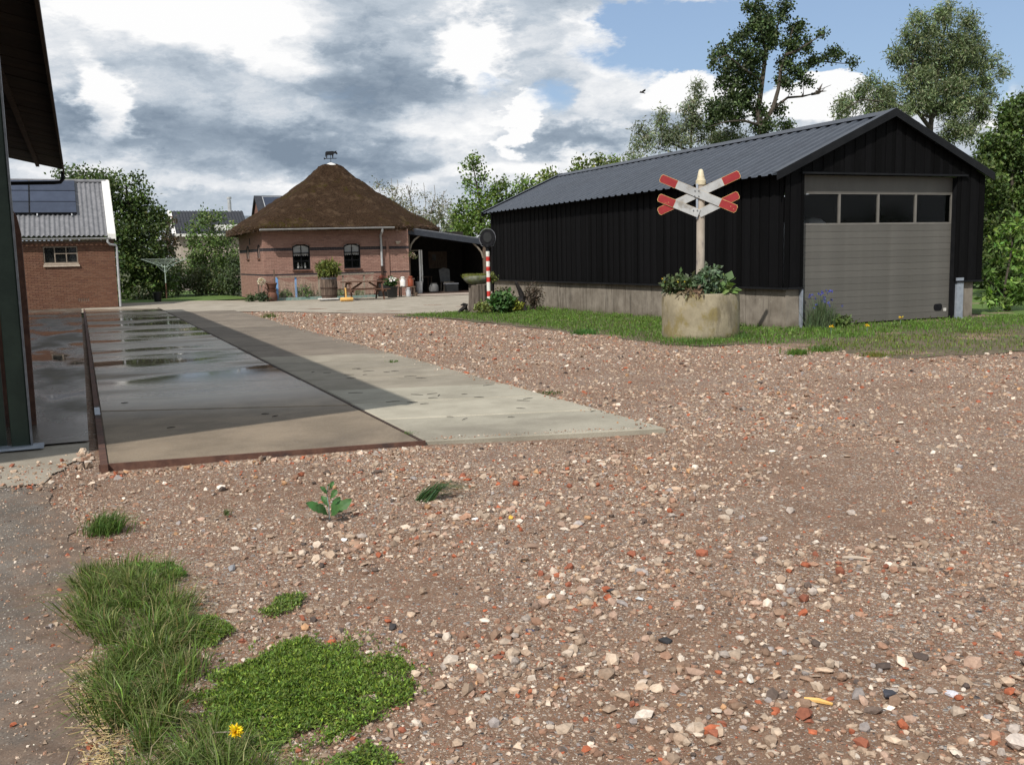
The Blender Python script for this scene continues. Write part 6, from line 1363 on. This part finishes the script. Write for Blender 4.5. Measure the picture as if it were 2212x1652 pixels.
bigstone(1145, 1358, .05, (.07, .075, .13), 'dark blue slate chip in the middle foreground', .25, 'slate_chip')
bigstone(1440, 1385, .07, (.03, .03, .033), 'black cinder lump in the middle foreground', .5, 'cinder')
bigstone(1620, 1465, .055, (.66, .61, .54), 'cream crumbly stone in the right foreground', .7)
bigstone(1925, 1500, .075, (.05, .052, .065), 'large black cinder in the right foreground', .6, 'cinder')
bigstone(2055, 1497, .065, (.55, .54, .58), 'white and blue pottery shard at the right foreground', .35, 'pottery_shard')
bigstone(1290, 1452, .05, (.40, .35, .29), 'smooth beige pebble near the bottom centre')
bigstone(1600, 1380, .055, (.52, .45, .38), 'long beige stone in the right half of the yard', .5)
bigstone(1410, 1155, .045, (.42, .34, .28), 'cluster-topping pink stone behind the yard centre')
bigstone(2195, 1610, .10, (.55, .47, .41), 'large pinkish stone in the bottom right corner', .7)
bigstone(655, 1575, .06, (.36, .34, .31), 'grey stone in front of the clover patch', .6)
bigstone(130, 1375-100, .03, (.36, .12, .06), 'small red brick bit on the concrete apron', .8, 'brick_fragment')
bigstone(57, 1335, .035, (.26, .10, .06), 'red-brown pebble on the concrete apron', .8)
def stick(px, py, L, ang, colr, label):
    x, y = gnd(px, py); d = Vector((math.cos(ang), math.sin(ang), 0))*L/2; z = float(gh(x, y))+.008
    mb = MB(); mb.tube([Vector((x, y, z))-d, Vector((x, y, z+.004)), Vector((x, y, z))+d], [.007, .009, .005], 6, jit=.15); return tag(link('wood_splinter', mb.mesh('wood_splinter'), colr), label, 'splinter')
stick(1768, 1510, .10, -.9, 'wood_yellow', 'yellow-brown wood splinter in the right foreground')
stick(1587, 1411, .09, -.25, 'sill_pale', 'pale wood splinter right of the yard centre')
stick(1850, 1240-30, .14, -.7, 'sill_pale', 'thin pale stalk lying on the gravel at right')
mbt = MB()
for _ in range(30):
    x = random.uniform(2.8, 4.7); y = random.uniform(8.5, 14); a = random.gauss(.0, .5); L = random.uniform(.03, .09); d = Vector((math.cos(a), math.sin(a), 0))*L
    mbt.tube([Vector((x, y, .038))-d, Vector((x, y, .040)), Vector((x, y, .038))+d], [.003, .004, .002], 4)
for _ in range(4):
    x = random.uniform(.3, 2.5); y = random.uniform(9.2, 13); a = random.gauss(.0, .5); d = Vector((math.cos(a), math.sin(a), 0))*.04
    mbt.tube([Vector((x, y, .041))-d, Vector((x, y, .043)), Vector((x, y, .041))+d], [.004, .006, .003], 4)
tag(link('twig_litter', mbt.mesh('twig_litter'), 'char'), 'short dark twigs scattered on the concrete plates', 'twigs', kind='stuff')

# ================================================================== grass and weeds
sheet_v = tag(sheet('verge_soil', VERGE, -.006, 'soil', .10, .3), kind='structure')
def edge_fade(P, poly, wd):
    n = len(poly); d = np.full(len(P), 9.)
    for i in range(n):
        a = np.array(poly[i]); b = np.array(poly[(i+1) % n]); ab = b-a; t = np.clip(((P-a)@ab)/(ab@ab), 0, 1); d = np.minimum(d, np.linalg.norm(P-(a+t[:, None]*ab), axis=1))
    return np.clip(d/wd, 0, 1)
P = sample_poly(VERGE, 62000); fd = edge_fade(P, VERGE, .5); nz = .5+.5*np.sin(P[:, 0]*3.1+2*np.sin(P[:, 1]*1.3))*np.sin(P[:, 1]*2.3+P[:, 0])
bare9 = np.clip(.5+1.1*np.sin(P[:, 0]*1.7+1.3*np.sin(P[:, 1]*2.1))*np.sin(P[:, 1]*2.9+P[:, 0]*.8), .32, 1); keep = RNG.random(len(P)) < (.25+.75*fd)*(.55+.45*nz)*np.where(P[:, 1] < 14.2, bare9, 1); P = P[keep]; fd = fd[keep]
right = P[:, 1] < 13.5; hg = np.where(right, .055, .07)+.02*np.sin(P[:, 0]*5)*np.sin(P[:, 1]*4); wl_ = np.clip(1-(13.35-P[:, 0])/.5, 0, 1)*(P[:, 0] < 13.4); hg = hg*(.6+.4*fd)+wl_*.05
B = np.column_stack([P, np.full(len(P), .003)])
v1 = blades(B[~right], hg[~right], .011, (.085, .162, .024), .6, var=.34, tipcol=(.16, .22, .05)); v2_ = blades(B[right], hg[right], .011, (.115, .155, .032), .65, var=.36, tipcol=(.22, .22, .08))
Q = B[RNG.random(len(B)) < .12]; Q[:, 2] += RNG.uniform(.01, .07, len(Q)); v3 = leaves(Q, .03, (.11, .175, .035), 1.3, .9)
go = foliage('grass', [v1, v2_, v3]); tag(go, 'strip of rough green grass along the foot of the black barn', 'grass', kind='stuff')
# foreground tall grass
CL = [(-.10, 5.60), (.10, 5.55), (.30, 5.25), (.33, 4.85), (.40, 4.4), (.36, 4.1), (.22, 3.8), (.24, 3.45), (.34, 3.1), (.30, 2.7), (.02, 2.7), (-.03, 3.3), (-.04, 3.9), (-.08, 4.4), (-.09, 5.0)]
RNG = np.random.default_rng(77); CT = sample_poly(CL, 100); CT = np.vstack([CT, np.array([(.30, 3.3), (.36, 3.15), (.42, 2.98), (.33, 3.0), (.45, 2.85), (.5, 2.75), (.25, 2.9), (.2, 3.1), (.1, 2.8), (.05, 3.0)])]); GB, GD, GH, GY = [], [], [], []
for (x, y) in CT:
    n = int(RNG.uniform(70, 190)); r_ = RNG.uniform(.018, .045); off = RNG.normal(0, r_, (n, 2)); GB.append(np.column_stack([x+off[:, 0], y+off[:, 1], np.full(n, -.012)]))
    GD.append(off/r_*RNG.uniform(.25, .6)+RNG.normal(0, .22, 2)); GH.append(np.full(n, RNG.uniform(.075, .17)*(1.0 if y < 5.2 else .8))*RNG.uniform(.6, 1.15, n)); GY.append(np.full(n, RNG.uniform(.08, .26)))
GB, GD, GH, GY = np.vstack(GB), np.vstack(GD), np.concatenate(GH), np.concatenate(GY); dry_ = RNG.random(len(GB)) < GY
tg = thing('grass_clump', (.1, 4.3, 0), 'long shaggy grass clump along the apron edge in the left foreground', 'grass')
foliage('green_blades', [blades(GB[~dry_], GH[~dry_], .0046, (.088, .136, .026), .30, var=.36, tipcol=(.18, .205, .07), dirbias=GD[~dry_])], tg)['kind'] = 'stuff'
foliage('dry_blades', [blades(GB[dry_], GH[dry_]*1.05, .0036, (.24, .215, .10), .35, var=.3, tipcol=(.36, .31, .17), dirbias=GD[dry_])], tg)['kind'] = 'stuff'
P = sample_poly(CL, 2600); B = np.column_stack([P, np.full(len(P), -.01)]); foliage('under_grass', [blades(B, .045, .004, (.085, .115, .03), .7, var=.4)], tg)['kind'] = 'stuff'
def mat_patch(name, label, cat, poly, n, hmax, size, col, elong=1.6, group=None, dome=.22):
    P = sample_poly(poly, n); fd = edge_fade(P, poly, dome); wob = fd+.35*np.sin(P[:, 0]*19+2*np.sin(P[:, 1]*7))*np.sin(P[:, 1]*16+1); keep = RNG.random(len(P)) < np.clip(.10+1.1*wob, 0, 1); P = P[keep]; fd = fd[keep]
    fd = np.clip(fd+.30*np.sin(P[:, 0]*23+3*np.sin(P[:, 1]*9))*np.sin(P[:, 1]*21), 0, 1); lump = .72+.28*np.sin(P[:, 0]*31+2*np.sin(P[:, 1]*17))*np.sin(P[:, 1]*37)
    H = hmax*(.25+.75*fd)*lump; z = H*RNG.uniform(.25, 1, len(P))**.6-.006; c = thing(name, (*P.mean(0), 0), label, cat, group)
    Q = np.column_stack([P, z]); Q[:, 2] += np.where(RNG.random(len(Q)) < .06, RNG.uniform(0, .4, len(Q)), 0)*H; parts__ = []
    for k_ in range(3): parts__.append(leaves(Q+RNG.normal(0, size*.3, Q.shape), size, np.array(col)*(1, 1.22, .8)[k_]*np.array([(1, 1, 1), (1.12, 1.02, .9), (.9, 1, 1)][k_]), elong, .9, .34))
    parts__.append(blades(np.column_stack([P[::3], np.full(len(P[::3]), -.01)]), np.maximum(H[::3], .015), .002, (.10, .14, .035), .2))
    o = foliage('leaves', parts__, c); o['kind'] = 'stuff'; return c
mat_patch('clover_patch', 'dense bright green clover-like mat in the foreground', 'ground cover', [(.20, 3.55), (.30, 3.86), (.46, 3.92), (.58, 4.05), (.78, 4.06), (.90, 4.0), (1.06, 3.76), (1.10, 3.55), (1.04, 3.36), (.98, 3.22), (.80, 3.16), (.60, 3.05), (.40, 3.14), (.28, 3.3)], 24000, .055, .0062, (.115, .178, .027), 2.6, dome=.34)
mat_patch('clover_patch', 'ragged fringe of small weeds around the large clover mat', 'ground cover', [(.22, 3.5), (.34, 3.98), (.56, 4.12), (.84, 4.16), (1.04, 4.0), (1.18, 3.66), (1.14, 3.34), (1.0, 3.1), (.76, 3.02), (.5, 2.98), (.32, 3.1)], 1500, .035, .0085, (.115, .17, .03), 2.0, dome=.5)
mat_patch('clover_patch', 'smaller green weed mat between tall grass and gravel', 'ground cover', [(.30, 4.62), (.48, 4.5), (.52, 4.28), (.42, 4.12), (.30, 4.2)], 3600, .045, .0065, (.112, .176, .028), 1.9, dome=.12)
mat_patch('clover_patch', 'thin green weed patch above the large clover mat', 'ground cover', [(.62, 4.48), (.78, 4.66), (.92, 4.64), (.84, 4.46), (.68, 4.36)], 1100, .03, .008, (.115, .17, .035), 1.9, dome=.1)
mat_patch('clover_patch', 'bright green weed at the top of the tall grass clump', 'ground cover', [(.10, 5.5), (.36, 5.42), (.42, 5.2), (.28, 5.08), (.14, 5.2)], 1500, .05, .014, (.09, .18, .028), 1.5, dome=.1)
mat_patch('clover_patch', 'sparse green weeds at the bottom edge below the clover mat', 'ground cover', [(.5, 3.0), (.78, 3.05), (.86, 2.85), (.7, 2.7), (.45, 2.75)], 2000, .045, .008, (.112, .17, .03), 1.9, dome=.12)
def tuft(px, py, n, rad, h_, label, col=(.07, .125, .022), lean=.6, wd=.005, name='grass_tuft', zb=-.01, bias=None, group=None):
    x, y = gnd(px, py); P = np.column_stack([x+RNG.normal(0, rad, n), y+RNG.normal(0, rad, n), np.full(n, zb)])
    return tag(foliage(name, [blades(P, h_, wd, col, lean, dirbias=bias)]), label, 'grass', group)
tuft(228, 1150, 420, .055, .13, 'green grass tuft at the upper end of the concrete apron', lean=.8, bias=(.35, .1))
tuft(915, 1080, 130, .03, .16, 'cut dark green grass sprig lying on the gravel', (.045, .095, .03), .35, .006, 'grass_sprig', bias=(1.7, -.5))
tuft(884, 945, 110, .035, .06, 'grass tuft in the seam at the near end of the two paths')
tuft(1722, 765, 260, .09, .10, 'first small weed tuft on the gravel before the barn door', (.075, .14, .02), wd=.012)
tuft(1778, 758, 260, .10, .10, 'second small weed tuft on the gravel before the barn door', (.075, .14, .02), wd=.012)
tuft(1893, 770, 240, .10, .07, 'yellowish weed tuft on the gravel before the barn door', (.13, .14, .03), wd=.012)
tuft(1262, 722, 300, .12, .12, 'leafy weed at the gravel edge left of the concrete ring', (.06, .14, .03), wd=.014)
tuft(850, 788, 60, .05, .05, 'tiny grass tuft in a joint of the pale path', wd=.01, zb=.02)
tuft(1185, 856, 90, .08, .03, 'flat weed on the right edge of the pale path', (.07, .10, .03), wd=.01, zb=.02)
tuft(580, 686, 120, .12, .14, 'small weed on the gravel beyond the paths', (.09, .12, .03), wd=.015)
tuft(490, 1112, 60, .010, .04, 'tiny pale weed left of the broad-leaved weed', (.10, .13, .05))
tuft(1500, 742, 420, .30, .12, 'fringe of taller grass at the left foot of the concrete ring', (.07, .13, .025), wd=.012)
tuft(1590, 732, 300, .22, .14, 'fringe of taller grass at the right foot of the concrete ring', (.07, .13, .025), wd=.012)
# straw along the apron edge
n = 620; P = np.column_stack([RNG.normal(-.035, .05, n), 2.8+1.35*RNG.random(n)**1.5]); P[:, 0] -= .03*(P[:, 1] > 3.7); mbs = MB()
for x, y in P:
    a = RNG.uniform(0, 6.28); L = RNG.uniform(.02, .09); d = Vector((math.cos(a), math.sin(a), RNG.normal(0, .10)))*L/2; c = Vector((x, y, RNG.uniform(.002, .022))); mbs.tube([c-d, c+d], .0011, 3, cap=False)
mat('straw', (.42, .31, .14), (.58, .46, .24), 30, .8)
tag(link('dry_straw', mbs.mesh('dry_straw'), 'straw'), 'pale dry straw scattered along the apron edge', 'straw', kind='stuff')
# dandelion
x, y = gnd(440, 1625); fx, fy = gnd(508, 1585)
dn_ = thing('dandelion', (x, y, 0), 'yellow dandelion flower leaning out of the grass', 'flower')
hp = Vector((fx*.94, fy*.94, .095)); mb = MB(); mb.tube([(x, y, 0), Vector((x, y, .06)).lerp(hp, .35), hp], [.0024, .0022, .002], 6); part('stem', mb, 'wood_grey', dn_)
ax = (Vector((0, 0, CAM_H))-hp).normalized()*.5+Vector((.5, -.3, .6)); ax.normalize(); e1 = ax.orthogonal().normalized(); e2 = ax.cross(e1); A_, D_ = [], []
for ring_, (cnt, tilt) in enumerate(((34, 1.3), (30, 1.0), (24, .65), (12, .3))):
    for k_ in range(cnt):
        t = 2*math.pi*(k_+.5*ring_)/cnt; d = (e1*math.cos(t)+e2*math.sin(t))*math.sin(tilt)+ax*math.cos(tilt); A_.append(tuple(hp)); D_.append(tuple(d))
s_ = RNG; vv, ff, cc = leaves(np.array(A_), .0074, (.86, .64, .02), 3.3, .0, .08, 0, dirs=np.array(D_)*3); part('petals', npmesh('petals', vv, ff, cc), 'leaf', dn_)
# broad-leaved weed
x, y = gnd(712, 1122); wd_ = thing('broad_leaved_weed', (x, y, 0), 'single broad-leaved weed with an upright stalk on the gravel', 'weed')
mb = MB(); mb.tube([(x, y, -.01), (x, y+.01, .08), (x-.005, y+.02, .16), (x+.005, y+.02, .215)], [.005, .004, .003, .002], 6); part('stalk', mb, 'green_board', wd_)
LF = [(-.10, 0.0, .03, .075), (-.05, -.03, .02, .07), (.02, -.05, .015, .075), (.085, -.02, .02, .075), (.05, .04, .03, .06), (-.02, .03, .07, .05), (.04, .0, .12, .045), (-.035, .01, .15, .035), (.03, .01, .18, .03), (0, 0, .2, .02)]
for (ox, oy, oz, s) in LF:
    P0 = Vector((x+ox*.25, y+oy*.25, max(oz, .01))); d = Vector((ox, oy, .035+abs(ox)*.35)).normalized() if (ox or oy) else Vector((0, -.3, 1)).normalized(); sd = d.cross(Vector((0, -.75, .65))).normalized(); nrm = Vector((0, -.75, .65))
    ol = [(0, .04), (.2, .22), (.34, .42), (.44, .36), (.56, .5), (.68, .40), (.8, .36), (.92, .2), (1.05, 0)]; mb = MB(); vs = []
    L = (abs(ox)+abs(oy)+s*.9)*1.05; s = s*1.25
    for t, w_ in ol:
        c = P0+d*t*L*.8+nrm*(.018*math.sin(t*2.6)-.006*t); vs += [c-sd*w_*s*.75+nrm*.006, c, c+sd*w_*s*.75+nrm*.006]
    mb.add(vs, [(3*i+j, 3*i+j+1, 3*i+j+4, 3*i+j+3) for i in range(len(ol)-1) for j in range(2)]); me = mb.mesh('leaf_blade'); a = me.color_attributes.new('Col', 'FLOAT_COLOR', 'POINT')
    for q in a.data: q.color = (.062*random.uniform(.85, 1.2), .15*random.uniform(.85, 1.15), .045, 1)
    part('leaf_blade', me, 'leaf', wd_)
# cornflower by the door
cx0 = at(1770, 690, 16.0); cf = thing('cornflower_plant', (cx0.x, 15.95, 0), 'tall misty cornflower plant with blue flowers at the barn door', 'plant')
n = 1500; a = RNG.uniform(0, 6.28, n); r_ = .36*RNG.random(n)**.7; P = np.column_stack([cx0.x+np.cos(a)*r_, 15.95+np.sin(a)*r_*.6, np.zeros(n)])
foliage('stems', [blades(P, RNG.uniform(.30, .95, n)*(1-.45*r_/.3), .008, (.085, .125, .060), .35)], cf)
Q = np.column_stack([cx0.x+RNG.normal(.06, .16, 26), 15.95+RNG.normal(0, .1, 26), RNG.uniform(.42, .78, 26)]); [foliage('flower', [leaves(np.repeat(q9[None], 8, 0)+RNG.normal(0, .008, (8, 3)), .026, (.07, .08, .36), 1.2)], cf) for q9 in Q]
plant('door_weed', 'green weeds at the foot of the barn door beside the cornflower', 'weed', (cx0.x+.45, 15.9, 0), 360, .3, .26, .05, (.085, .13, .035), stems=7)
for px, py, lab in ((2122-10, 690, 'leftmost'), (1948, 690, 'rightmost')): pass
for px, py, lab in ((1795, 708, 'left yellow flower in the grass by the cornflower'), (1873, 707, 'middle yellow flower in the grass before the door'), (1945, 688, 'right yellow flower in the grass before the door')):
    x, y = gnd(px, py+14); yf = thing('yellow_flower', (x, y, 0), lab, 'flower', 'yellow flowers in the grass before the barn door'); mb = MB(); mb.tube([(x, y, 0), (x, y, .14)], .005, 5); part('stem', mb, 'green_board', yf)
    Q = np.column_stack([x+RNG.normal(0, .02, 16), y+RNG.normal(0, .02, 16), .15+RNG.normal(0, .006, 16)]); part('petals', npmesh('petals', *leaves(Q, .035, (.7, .48, .02), 1.0, 1.2, .05)), 'leaf', yf)
